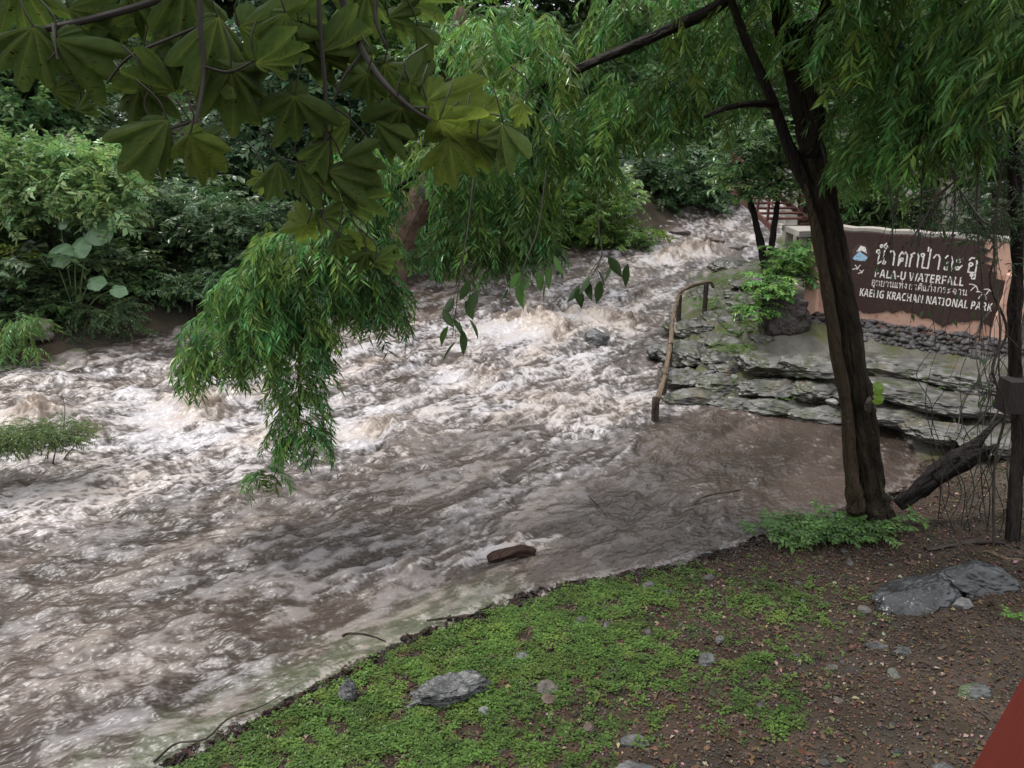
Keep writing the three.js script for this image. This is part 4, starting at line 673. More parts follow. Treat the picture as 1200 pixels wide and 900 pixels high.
rock('outcrop', 'broad wet dark rock outcrop on the dirt slope', onLand([3.531, 0.55, -5.949], -0.03), [0.42, 0.22, 0.28], 414, { yaw: 0.3, tilt: 0.1, detail: 32, cuts: 8, rough: 0.06, mat: M.soakedRock, base: [0.014, 0.014, 0.015], tint: [0.045, 0.045, 0.047] });
rock('outcrop', 'wet dark rock outcrop behind the broad one on the dirt slope', onLand([4.1, 0.6, -6.062], 0.02), [0.38, 0.2, 0.26], 415, { yaw: -0.2, tilt: -0.12, detail: 30, cuts: 8, rough: 0.06, mat: M.soakedRock, base: [0.014, 0.014, 0.015], tint: [0.045, 0.045, 0.045] });
rock('stone', 'pale fractured stone at the lower edge of the wet outcrop', onLand([3.797, 0.55, -5.737], 0.02), [0.09, 0.06, 0.07], 416, { strata: 0.12, base: [0.07, 0.068, 0.066], tint: [0.2, 0.194, 0.188] });
rock('stone', 'flat grey flake of stone in the middle of the dirt', onLand([2.861, 0.5, -5.252], 0.0), [0.1, 0.03, 0.08], 417, SLATE);
rock('stone', 'second grey flake of stone beside the thin stick on the dirt', onLand([3.021, 0.52, -5.147], 0.0), [0.09, 0.035, 0.07], 418, SLATE);
rock('stone', 'greenish angular stone below the thin stick on the dirt', onLand([2.813, 0.52, -4.841], 0.0), [0.05, 0.03, 0.07], 419, { base: [0.05, 0.052, 0.042], tint: [0.11, 0.115, 0.095] });
rock('stone', 'large half buried stone with a pale broken face in the dirt', onLand([3.217, 0.6, -4.525], 0.0), [0.13, 0.07, 0.09], 420, { strata: 0.1, ...SLATE, moss: 0.4 });
rock('stone', 'grey stone beside the red rail', onLand([2.582, 0.7, -3.755], 0.01), [0.08, 0.05, 0.06], 421, SLATE);
rock('stone', 'brown cube of stone in the lower dirt', onLand([2.265, 0.52, -4.511], 0.0), [0.045, 0.04, 0.045], 422, { base: [0.07, 0.055, 0.045], tint: [0.12, 0.1, 0.08] });
{ // many more small stones, alike but for their place
  const r = rngOf(430), spots = [];
  while (spots.length < 46) { const x = -0.6 + r() * 5.2, z = -3.3 - r() * 3.8, sh = shoreAt(x, z); if (sh.d > 0.25 && sh.n > 0.6 && x < -z * 0.7) spots.push([x, z]); }
  spots.forEach(([x, z], i) => { const s = 0.02 + 0.035 * r() * r() * 1.4; rock('small_stone', 'small grey-brown stone lying loose on the near bank', [x, ground(x, z) + s * 0.25, z], [s * 1.3, s * 0.7, s], 440 + i, { yaw: r() * 6, detail: 5, cuts: 9, category: 'stone', group: 'loose small stones on the near bank', base: [0.03, 0.027, 0.024], tint: [0.11, 0.1, 0.092] }); });
}
// rocks in and beside the water
rock('river_rock', 'grey rock standing out of the white water below the brown heap', [...[1.731, 0.12, -15.47]], [0.32, 0.24, 0.24], 501, { ...SLATE, detail: 16 });
rock('river_rock', 'brown rock splitting the rapids upstream', [...[6.51, 0.72, -25.403]], [0.38, 0.36, 0.34], 502, { detail: 14, base: [0.06, 0.045, 0.035], tint: [0.15, 0.11, 0.085] });
rock('river_rock', 'low wet rock beside the brown rock in the rapids', [...[6.888, 0.68, -24.36]], [0.45, 0.18, 0.3], 503, { detail: 14, base: [0.07, 0.06, 0.055], tint: [0.16, 0.13, 0.12] });
rock('river_rock', 'small grey rock at the foot of the handrail', [...[2.771, 0.15, -14.405]], [0.22, 0.16, 0.2], 504, SLATE);
rock('river_rock', 'dark rock at the mouth of the bend upstream', [...[5.556, 0.9, -26.568]], [0.4, 0.2, 0.3], 505, { base: [0.06, 0.045, 0.04], tint: [0.14, 0.1, 0.09] });
rock('boulder', 'large rough brown boulder left of the sign', [4.822, 1.088, -13.7], [0.5, 0.55, 0.46], 506, { detail: 30, cuts: 11, rough: 0.085, mat: M.dryRock, base: [0.018, 0.013, 0.012], tint: [0.05, 0.036, 0.032], moss: 0.25 });
[[[-7.531, 0.7, -14.745], 0.5, 0.3], [[-7.199, 0.5, -14.67], 0.4, 0.22], [[-8.35, 0.8, -14.324], 0.7, 0.5], [[-9.428, 0.9, -14.974], 0.5, 0.35], [[-6.447, 0.7, -15.107], 0.5, 0.35], [[-6.931, 1.4, -16.113], 0.5, 0.4], [[-6.083, 0.6, -15.692], 0.6, 0.3], [[-7.842, 0.35, -14.598], 0.5, 0.2], [[-7.036, 0.3, -14.985], 0.5, 0.16], [[-8.524, 0.3, -14.046], 0.5, 0.2]].forEach(([p, a, b], i) =>
  rock('bank_rock', 'weathered rock in the shaded undergrowth of the far bank', onLand(p, 0.05), [a, b, a * 0.8], 510 + i, { yaw: i, detail: 12, category: 'rock', group: 'rocks on the far bank', base: [0.07, 0.058, 0.055], tint: [0.22, 0.18, 0.17], moss: 0.35 }));
// terraced ledges of the rocky bank: place, half sizes, turn
{
  const LEDGE = { strata: 0.035, detail: 20, cuts: 10, rough: 0.1, base: [0.036, 0.033, 0.027], tint: [0.12, 0.113, 0.1], moss: 0.36, mossColor: [0.036, 0.042, 0.014], stain: 0.14, stainColor: [0.1, 0.08, 0.05] };
  const list = [
    [[2.973, 0.1, -12.082], 0.55, 0.16, 0.35, 0.2], [[3.572, 0.08, -11.886], 0.5, 0.15, 0.3, 0.0], [[4.127, 0.1, -11.584], 0.6, 0.17, 0.3, -0.2], [[4.748, 0.12, -11.294], 0.55, 0.16, 0.3, -0.2], [[2.908, 0.22, -12.814], 0.5, 0.18, 0.45, 0.5], [[3.534, 0.25, -12.431], 0.5, 0.18, 0.35, 0.1], [[4.172, 0.3, -12.003], 0.55, 0.2, 0.4, -0.2], [[4.762, 0.35, -11.762], 0.5, 0.18, 0.35, -0.3],
    [[3.219, 0.35, -13.983], 0.5, 0.22, 0.6, 0.3], [[3.767, 0.45, -13.283], 0.5, 0.2, 0.5, 0.2], [[4.209, 0.6, -12.442], 0.6, 0.2, 0.45, -0.3], [[4.772, 0.65, -12.073], 0.6, 0.2, 0.4, -0.4], [[3.719, 0.4, -15.782], 0.5, 0.24, 0.7, 0.4], [[4.385, 0.5, -15.815], 0.5, 0.25, 0.7, 0.2], [[4.763, 0.55, -18.227], 0.5, 0.28, 0.8, 0.3], [[5.537, 0.7, -18.184], 0.5, 0.22, 0.7, 0.1], [[5.948, 0.7, -21.49], 0.6, 0.3, 0.6, 0.2], [[6.364, 0.8, -20.332], 0.5, 0.25, 0.6, 0.0],
    [[5.916, 0.75, -11.923], 0.85, 0.2, 0.5, -0.55], [[6.53, 0.7, -11.533], 0.8, 0.2, 0.5, -0.6], [[6.991, 0.7, -10.974], 0.8, 0.2, 0.5, -0.6], [[5.723, 0.55, -11.151], 0.75, 0.15, 0.45, -0.5], [[6.269, 0.52, -10.729], 0.8, 0.15, 0.45, -0.5], [[6.961, 0.55, -10.457], 0.7, 0.18, 0.4, -0.6], [[5.685, 0.3, -10.723], 0.6, 0.14, 0.4, -0.4], [[5.902, 0.35, -9.976], 0.55, 0.14, 0.4, -0.5], [[6.192, 0.45, -9.413], 0.6, 0.15, 0.4, -0.6], [[5.388, 0.35, -11.345], 0.5, 0.16, 0.4, -0.4],
  ];
  const LEDGES = ['broad smooth rock ledge under the cobbles beside the leaning trunk', 'broad rock ledge under the middle of the cobble edging', 'broad rock ledge under the cobbles beside the dark post', 'second rock ledge down from the cobbles, beside the leaning trunk', 'second rock ledge down, between the leaning trunk and the dark post', 'rock ledge behind the block bracket of the dark post', 'low rock ledge at the inlet beside the leaning trunk', 'low rock ledge just above the forked black log', 'low rock ledge behind the tips of the forked black log', 'rock ledge mostly hidden behind the leaning trunk'];
  list.forEach(([p, a, b, c, yaw], i) => rock('rock_ledge', i < 18 ? 'mossy grey rock slab in the stepped path between handrail and sign' : LEDGES[i - 18], [p[0], p[1] - b * 0.55, p[2]], [a, b, c], 530 + i, { yaw, group: i < 18 ? 'rock slabs of the stepped path' : 'rock ledges below the sign', category: 'rock ledge', ...LEDGE, moss: i < 18 ? 0.42 : 0.36 }));
  const rs = rngOf(555);
  for (let i = 0; i < 34; i++) { // smaller slabs paving the path between the big ones
    const u = rs(), v = rs(), a = [mixv(3.0, 4.6, u) + v * 1.3, 0, mixv(-12.6, -17.6, u)], x = a[0], z = a[2], b = 0.07 + 0.06 * rs();
    rock('flagstone', 'small mossy flagstone of the rock path beside the handrail', [x, ground(x, z) + b * 0.1, z], [0.2 + 0.22 * rs(), b, 0.16 + 0.2 * rs()], 5600 + i, { yaw: rs() * 6, group: 'small flagstones of the rock path', category: 'flagstone', ...LEDGE, detail: 10, moss: 0.2 + 0.35 * rs() });
  }
  // broken rock scattered over the terraces
  const r = rngOf(560);
  for (let i = 0; i < 90; i++) {
    const k = list[Math.floor(r() * list.length)][0], x = k[0] + (r() - 0.5) * 1.1, z = k[2] + (r() - 0.5) * 0.9, s = 0.04 + 0.07 * r() * r(), y = Math.max(ground(x, z), k[1] - 0.12) + s * 0.2;
    if (inRiver(x, z)) continue;
    rock('rubble_stone', 'broken piece of grey rock lying on the terraced rocky bank', [x, y, z], [s * 1.4, s * 0.7, s], 600 + i, { yaw: r() * 6, detail: 4, cuts: 8, group: 'broken stones on the rocky bank', category: 'stone', base: [0.1, 0.095, 0.085], tint: [0.26, 0.25, 0.23] });
  }
  // creeping green plants between the slabs
  const mossy = [[], []];
  for (let i = 0; i < 900; i++) {
    const [p, w] = [[[4.399, 0.6, -16.762], 0.5], [[5.22, 0.7, -18.721], 0.5], [[4.261, 0.65, -14.27], 0.35], [[3.892, 0.6, -13.243], 0.3], [[5.089, 0.6, -19.84], 0.4], [[4.716, 0.85, -13.913], 0.3], [[4.406, 0.6, -15.927], 0.4], [[3.937, 0.2, -11.871], 0.5], [[6.096, 0.7, -11.183], 0.7], [[5.978, 0.45, -10.381], 0.5]][Math.floor(r() * r() * 10)];
    const x = p[0] + (r() + r() - 1) * w * 1.4, z = p[2] + (r() + r() - 1) * w * 1.6, k = 0.9 + 0.7 * r();
    mossy[i % 2].push({ m: pose(x, Math.max(ground(x, z), p[1] - 0.1) + 0.03 + 0.05 * r(), z, (r() - 0.5), r() * 6.3, 0.4 * r(), 0.25 + 0.25 * r()), c: [k * 1.6, k * 1.5, k * 0.7] });
  }
  mossy.forEach((l, k) => { copies(numbered('creeping_plants'), FINE[k], M.leaf, l).userData = { kind: 'stuff', label: 'low creeping green plants between the rock slabs', category: 'ground cover' }; });
}
// ---------------------------------------------------------------- handrail in the flood
{
  const b = [2.171, 0, -11.097], t = thing('handrail', 'old wooden handrail running down the rock path into the flood', 'handrail', b);
  const wood = [0.13, 0.095, 0.065], dark = [0.06, 0.045, 0.035];
  part('rail', limb([[2.164, 0.352, -11.1], [2.5, 0.35, -12.3], [2.823, 0.503, -13.6], [3.103, 0.737, -14.8], [3.387, 0.966, -15.8]], [0.045, 0.04, 0.042, 0.038, 0.038], { sides: 9, per: 6, rough: 0.3, seed: 2, color: wood }), M.bark, t);
  part('rail', limb([[3.374, 0.895, -15.8], [3.456, 1.016, -15.9], [3.935, 1.136, -16.2], [4.154, 1.135, -16.3], [4.216, 1.026, -16.3]], [0.036, 0.036, 0.036, 0.036, 0.032], { sides: 9, per: 5, rough: 0.25, seed: 3, color: [0.12, 0.085, 0.055] }), M.bark, t);
  const post = (p, y0, r = 0.05, seed = 1) => part('post', limb([[p[0], y0, p[2]], [p[0], (p[1] + y0) / 2, p[2]], p], [r, r, r], { sides: 9, per: 4, rough: 0.15, seed, color: dark }), M.bark, t);
  post([2.15, 0.379, -11.1], -0.3, 0.06); post([2.499, 0.38, -12.3], -0.3, 0.05, 2); post([2.835, 0.55, -13.6], -0.2, 0.045, 3); post([3.422, 0.966, -15.8], 0.1, 0.05, 4); post([4.041, 1.136, -16.2], 0.2, 0.05, 5);
}
// ---------------------------------------------------------------- red stair upstream
{
  const red = new THREE.MeshStandardMaterial({ color: new THREE.Color(0.1, 0.035, 0.028), roughness: 0.8 }), pale = new THREE.MeshStandardMaterial({ color: new THREE.Color(0.4, 0.37, 0.33), roughness: 0.8, bumpMap: T.soil, bumpScale: 0.01 });
  const lo = V(...[6.6, 2.041, -19]), hi = V(...[6.351, 2.652, -21.5]), b = [lo.x, ground(lo.x, lo.z), lo.z];
  const t = thing('red_stair', 'red painted metal stair with railings above the rapids', 'stair', b);
  const d = hi.clone().sub(lo), side = V(-d.z, 0, d.x).normalize().multiplyScalar(0.55);
  const bar = (name, p, q, w, h = w, m = red) => { const g = new THREE.BoxGeometry(w, h, p.distanceTo(q)), o = part(name, g, m, t), mid = p.clone().add(q).multiplyScalar(0.5); o.position.add(mid); o.lookAt(q.clone()); return o; };
  const along3 = (k, s, up = 0) => lo.clone().addScaledVector(d, k).addScaledVector(side, s).add(V(0, up, 0));
  for (const s of [-1, 1]) { bar('stringer', along3(-0.15, s), along3(1.1, s), 0.05, 0.13); bar('rail', along3(-0.15, s, 0.9), along3(1.1, s, 0.9), 0.06); bar('mid_rail', along3(-0.15, s, 0.5), along3(1.1, s, 0.5), 0.03); for (let k = 0; k < 5; k++) bar('post', along3(k / 4, s, 0.02), along3(k / 4, s, 0.92), 0.05); }
  for (let k = 0; k < 7; k++) { const c = along3((k + 0.5) / 7, 0, 0.06); bar('tread', c.clone().addScaledVector(side, -0.93), c.clone().addScaledVector(side, 0.93), 0.26, 0.04); }
  const p = lo.clone().add(V(0.75, -0.12, 0.4)), g = new THREE.BoxGeometry(1.7, 0.12, 1.2), o = part('landing', g, pale, t); o.position.add(p);
  for (const [x, z] of [[-0.7, -0.45], [0.7, -0.45], [-0.7, 0.45], [0.7, 0.45]]) { const top = p.clone().add(V(x, -0.06, z)); bar('pillar', V(top.x, ground(top.x, top.z) - 0.2, top.z), top, 0.14, 0.14, pale); }
  for (let k = 0; k < 2; k++) bar('landing_rail', p.clone().add(V(-0.8, 0.2 + k * 0.16, 0.5)), p.clone().add(V(0.8, 0.2 + k * 0.16, 0.5)), 0.05);
}
// ---------------------------------------------------------------- drift wood, sticks, post, log
solo('fallen_log', mergeGeometries([
  limb([[4.202, 0.294, -7.75], [4.43, 0.498, -7.75], [4.728, 0.797, -7.8], [4.957, 0.954, -7.85], [5.136, 1.132, -7.9], [5.291, 1.24, -7.95]], [0.075, 0.105, 0.095, 0.06, 0.03, 0.012], { sides: 16, per: 9, rough: 0.55, flute: 0.3, seed: 61, color: [0.014, 0.011, 0.01] }),
  limb([[4.522, 0.622, -7.7], [4.768, 0.781, -7.7], [4.934, 0.96, -7.65], [5.072, 1.067, -7.6]], [0.05, 0.07, 0.05, 0.025], { sides: 12, per: 9, rough: 0.6, seed: 62, color: [0.014, 0.011, 0.01], ragged: 1 })]), M.bark, 'black forked dead log propped beside the leaning tree', 'log', [4.27, 0.335, -7.75]);
solo('drift_log', limb([[-0.242, 0.05, -7.021], [-0.104, 0.07, -7.07], [0.087, 0.08, -7.138], [0.237, 0.05, -7.173]], [0.04, 0.068, 0.075, 0.06], { sides: 16, per: 9, rough: 0.4, flute: 0.35, ragged: 1, seed: 63, color: [0.05, 0.03, 0.022], vary: 0.6 }), M.bark, 'short reddish brown log lodged in the shallows with foam breaking behind it', 'log', [0, 0, -7.207]);
const STICKS = [
  ['curved black root arching out at the water edge', [[-1.442, 0.08, -5.727], [-1.367, 0.15, -5.665], [-1.208, 0.14, -5.655], [-1.065, 0.08, -5.645]], 0.014],
  ['long stick lying along the water edge at the top of the ground cover', [[-0.758, 0.04, -6.005], [-0.308, 0.05, -6.134], [0.158, 0.05, -6.323], [0.737, 0.06, -6.596]], 0.011],
  ['forked stick pointing over the water beside the long stick', [[0.145, 0.03, -6.467], [0.263, 0.1, -6.166], [0.396, 0.08, -6.347], [0.692, 0.08, -6.564]], 0.012],
  ['short dark stick on the water edge near the drift log', [[1.58, 0.06, -6.939], [1.715, 0.08, -6.778]], 0.012],
  ['thin bent branch rising from the calm brown inlet', [[2.124, 0, -8.355], [2.273, 0.07, -8.415], [2.531, 0.09, -8.488], [2.726, 0.1, -8.536]], 0.014],
  ['black stick slanting through the lower ground cover', [[-0.585, 0.35, -4.008], [-0.504, 0.37, -4.072], [-0.394, 0.36, -4.209]], 0.018],
  ['dark thin stick lying on the dirt below the grey flakes', [[2.862, 0.56, -4.987], [3.019, 0.57, -4.923], [3.183, 0.58, -4.82]], 0.01],
  ['pale bark stick on the leaf litter beside the dark post', [[4.631, 0.6, -6.782], [4.668, 0.62, -6.577], [4.767, 0.62, -6.48]], 0.025],
  ['dark root running over the leaf litter right of the leaning tree', [[4.128, 0.5, -6.971], [4.388, 0.55, -7.001], [4.634, 0.58, -6.997], [4.858, 0.6, -6.887]], 0.04],
  ['small twig poking out of the calm water left of the inlet', [[0.909, -0.02, -8.645], [0.988, 0.05, -8.234], [1.08, 0.02, -7.997]], 0.006],
  ['short drifting stick in the eddy below the handrail', [[1.419, 0, -10.61], [1.595, 0.02, -10.728]], 0.02],
  ['dark stick drifting in the current left of the drift log', [[-1.454, 0, -7.794], [-1.37, 0.03, -7.876]], 0.02],
  ['black stick at the frame of wet litter beside the curved root', [[-0.868, 0.06, -5.672], [-0.815, 0.12, -5.731], [-0.791, 0.14, -5.787]], 0.012],
  ['long thin root under the leaf litter line of the lower bank', [[-2.485, 0.02, -4.382], [-2.394, 0.04, -4.527], [-2.2, 0.04, -4.577], [-2.094, 0.05, -4.771], [-1.873, 0.05, -4.916], [-1.665, 0.05, -5.166]], 0.008],
];
STICKS.forEach(([label, p, r], i) => {
  const land = p.map(q => inRiver(q[0], q[2]) ? q : [q[0], Math.max(q[1] * 0.0, ground(q[0], q[2])) + r * 0.6 + (i === 0 && q === p[1] || i === 0 && q === p[2] ? 0.08 : 0) + (i === 2 && q === p[0] ? 0.06 : 0), q[2]]);
  solo('stick', limb(land, [r * 0.8, r * 0.75, r * 0.4], { sides: 7, per: 7, rough: 0.8, seed: 70 + i, color: i === 7 ? [0.2, 0.15, 0.1] : [0.045, 0.034, 0.028] }), M.bark, label, 'stick', land[0]);
});
{
  const b = onLand([4.953, 0.55, -6.877], 0), t = thing('dark_post', 'dark weathered wooden post with a block bracket wrapped in bare stems', 'post', b);
  part('post', limb([[b[0], b[1] - 0.2, b[2]], [5.022, 1.383, -7.3], [4.815, 2.258, -7.3], [4.686, 3.074, -7.3], [4.406, 3.988, -7.2], [4.221, 4.941, -7.1], [4.034, 5.672, -7]], [0.07, 0.06, 0.065, 0.06, 0.065, 0.05, 0.05], { sides: 12, per: 9, rough: 0.4, flute: 0.25, seed: 81, color: [0.022, 0.017, 0.014], moss: 0.2 }), M.bark, t);
  const g = new THREE.BoxGeometry(0.26, 0.32, 0.2, 2, 2, 2), o = part('bracket', g, new THREE.MeshStandardMaterial({ color: new THREE.Color(0.025, 0.017, 0.014), roughness: 0.8, bumpMap: T.bark, bumpScale: 0.02 }), t); o.position.add(V(...[4.863, 1.748, -7.2]));
  part('stem', limb([[b[0] - 0.2, b[1] - 0.1, b[2]], [4.73, 1.102, -7.1], [4.727, 1.635, -7.1], [4.524, 2.062, -7.1], [4.596, 2.393, -7.1], [4.286, 2.891, -7], [4.274, 3.196, -7], [4.024, 3.493, -7]], [0.014, 0.013, 0.012, 0.01, 0.008], { sides: 6, per: 6, rough: 0.3, seed: 82, color: [0.05, 0.04, 0.032] }), M.bark, t);
}
// bare hanging twigs and vines in front of the sign
{
  const r = rngOf(700), tops = [[[3.417, 4.402, -6.9], [3.503, 3.646, -6.9], [3.54, 3.136, -6.9], [3.564, 2.795, -6.9]], [[3.537, 4.201, -6.6], [3.652, 3.464, -6.6], [3.68, 2.966, -6.6], [3.706, 2.558, -6.6]], [[3.673, 4.265, -6.5], [3.784, 3.475, -6.5], [3.936, 2.913, -6.5], [3.989, 2.471, -6.5]], [[3.226, 3.853, -7], [3.346, 3.345, -7], [3.334, 3.121, -7]], [[3.83, 4.011, -6.4], [3.914, 3.213, -6.4], [4.1, 2.497, -6.4], [4.07, 2.197, -6.4]], [[3.754, 3.868, -6.7], [3.543, 3.662, -6.7], [3.386, 3.311, -6.7]], [[3.994, 3.686, -6.4], [3.831, 3.473, -6.4], [3.588, 3.686, -6.4], [3.419, 3.883, -6.4]], [[3.148, 4.785, -6.8], [3.248, 4.135, -6.8], [3.247, 3.584, -6.8]]];
  tops.forEach((p, i) => {
    const t = thing('hanging_vine', 'thin bare vine dangling in front of the sign and slope', 'vine', p[0], 'vines dangling before the sign');
    part('stem', limb(p, [0.009, 0.008, 0.005], { sides: 5, per: 8, rough: 0.4, seed: 710 + i, color: [0.06, 0.05, 0.04] }), M.twig, t);
    const A = { pos: [], col: [], idx: [] }, c = new THREE.CatmullRomCurve3(p.map(q => V(...q)));
    for (let k = 0; k < 16; k++) { const a = c.getPoint(r()), e = a.clone().add(V((r() - 0.5) * 0.3, -0.1 - 0.25 * r(), (r() - 0.5) * 0.3)); twigInto(A, a, e, 0.003, [0.05, 0.042, 0.033]); if (r() < 0.6) leafInto(A, e, V((r() - 0.5), -1, (r() - 0.5)).normalize(), dirOf(r, 0.3), 0.09, 0.028, 0.03, 0, [0.05, 0.09, 0.03]); }
    part('side_twig', geoOf(A.pos, A.idx, A.col), M.leaf, t);
  });
  // a tangle of bare stems rising from the slope
  for (let i = 0; i < 12; i++) {
    const x0 = 5.6 + r() * 1.5, z0 = -8.8 - r() * 1.6, y0 = ground(x0, z0), p = [[x0, y0 - 0.05, z0]]; let x = x0, y = y0, z = z0;
    for (let k = 0; k < 5; k++) { x += (r() - 0.55) * 0.35; y += 0.22 + 0.2 * r(); z += (r() - 0.5) * 0.3; p.push([x, y, z]); }
    solo('bare_shrub_stem', limb(p, [0.011, 0.008, 0.003], { sides: 5, per: 5, rough: 0.4, seed: 730 + i, color: [0.05, 0.042, 0.035] }), M.twig, 'bare crooked shrub stem rising from the rocky slope by the forked log', 'stem', p[0], 'bare stems on the slope');
  }
}
{ // dark tangle of fine stems and leaves round the post
  const p = onLand([5.069, 0.5, -7.189], 0), t = thing('stem_thicket', 'dark tangle of thin stems and small leaves around the weathered post', 'thicket', p), r = rngOf(771);
  for (let i = 0; i < 15; i++) {
    const x0 = p[0] - 0.7 * r(), z0 = p[2] - 0.5 * r(), q = [[x0, ground(x0, z0) - 0.05, z0]]; let [x, y, z] = q[0]; const n = 4 + Math.floor(r() * 4);
    for (let k = 0; k < n; k++) { x += (r() - 0.52) * 0.4; y += 0.25 + 0.32 * r(); z += (r() - 0.5) * 0.35; q.push([x, y, z]); }
    part('stem', limb(q, [0.007, 0.005, 0.002], { sides: 4, per: 5, rough: 0.4, seed: 780 + i, color: [0.03, 0.025, 0.02] }), M.twig, t);
  }
  crownOf('foliage', FINE, M.leaf, [[4.054, 4.201, -6.9, 0.356, 0.498, 0.4], [4.397, 3.419, -7, 0.224, 0.449, 0.35], [3.76, 4.776, -6.7, 0.403, 0.336, 0.5], [3.986, 3.473, -7.2, 0.23, 0.261, 0.3]], 420, 772, t, { size: [0.4, 0.8], tint: [0.8, 0.8, 0.7] });
}
// ---------------------------------------------------------------- ivy at the tree foot
{
  const r = rngOf(760), list = [[], [], []];
  for (let i = 0; i < 240; i++) { const q = [[3.36, 0.35, -7.442], [3.103, 0.25, -7.518], [3.584, 0.35, -7.442], [3.253, 0.3, -7.499]][i % 4], x = q[0] + (r() + r() + r() - 1.5) * 0.6, z = q[2] + (r() + r() - 1) * 0.35, k = 1 + 0.8 * r(); list[i % 3].push({ m: pose(x, ground(x, z) + 0.03 + 0.12 * r(), z, (r() - 0.5), r() * 6.28, 0.2, 0.3 + 0.4 * r()), c: [k * 0.95, k * 1.05, k * 0.7] }); }
  const t = thing('ivy_patch', 'patch of bright leafy creeper around the foot of the leaning tree', 'creeper', onLand([3.404, 0.3, -7.538], 0));
  list.forEach((l, k) => copies('foliage', OVAL[k], M.leaf, l, t));
  const g2 = thing('seedling', 'small bright green seedling in the dirt beside the wet outcrop', 'seedling', onLand([3.99, 0.6, -5.39], 0));
  copies('leaf', OVAL[0], M.leaf, [0, 1, 2, 3].map(k => ({ m: pose(g2.position.x + 0.03 * (k - 1.5), g2.position.y + 0.04, g2.position.z, 0.2, k * 1.6, 0.3, 0.32), c: [2.2, 2.6, 1.0] })), g2);
}
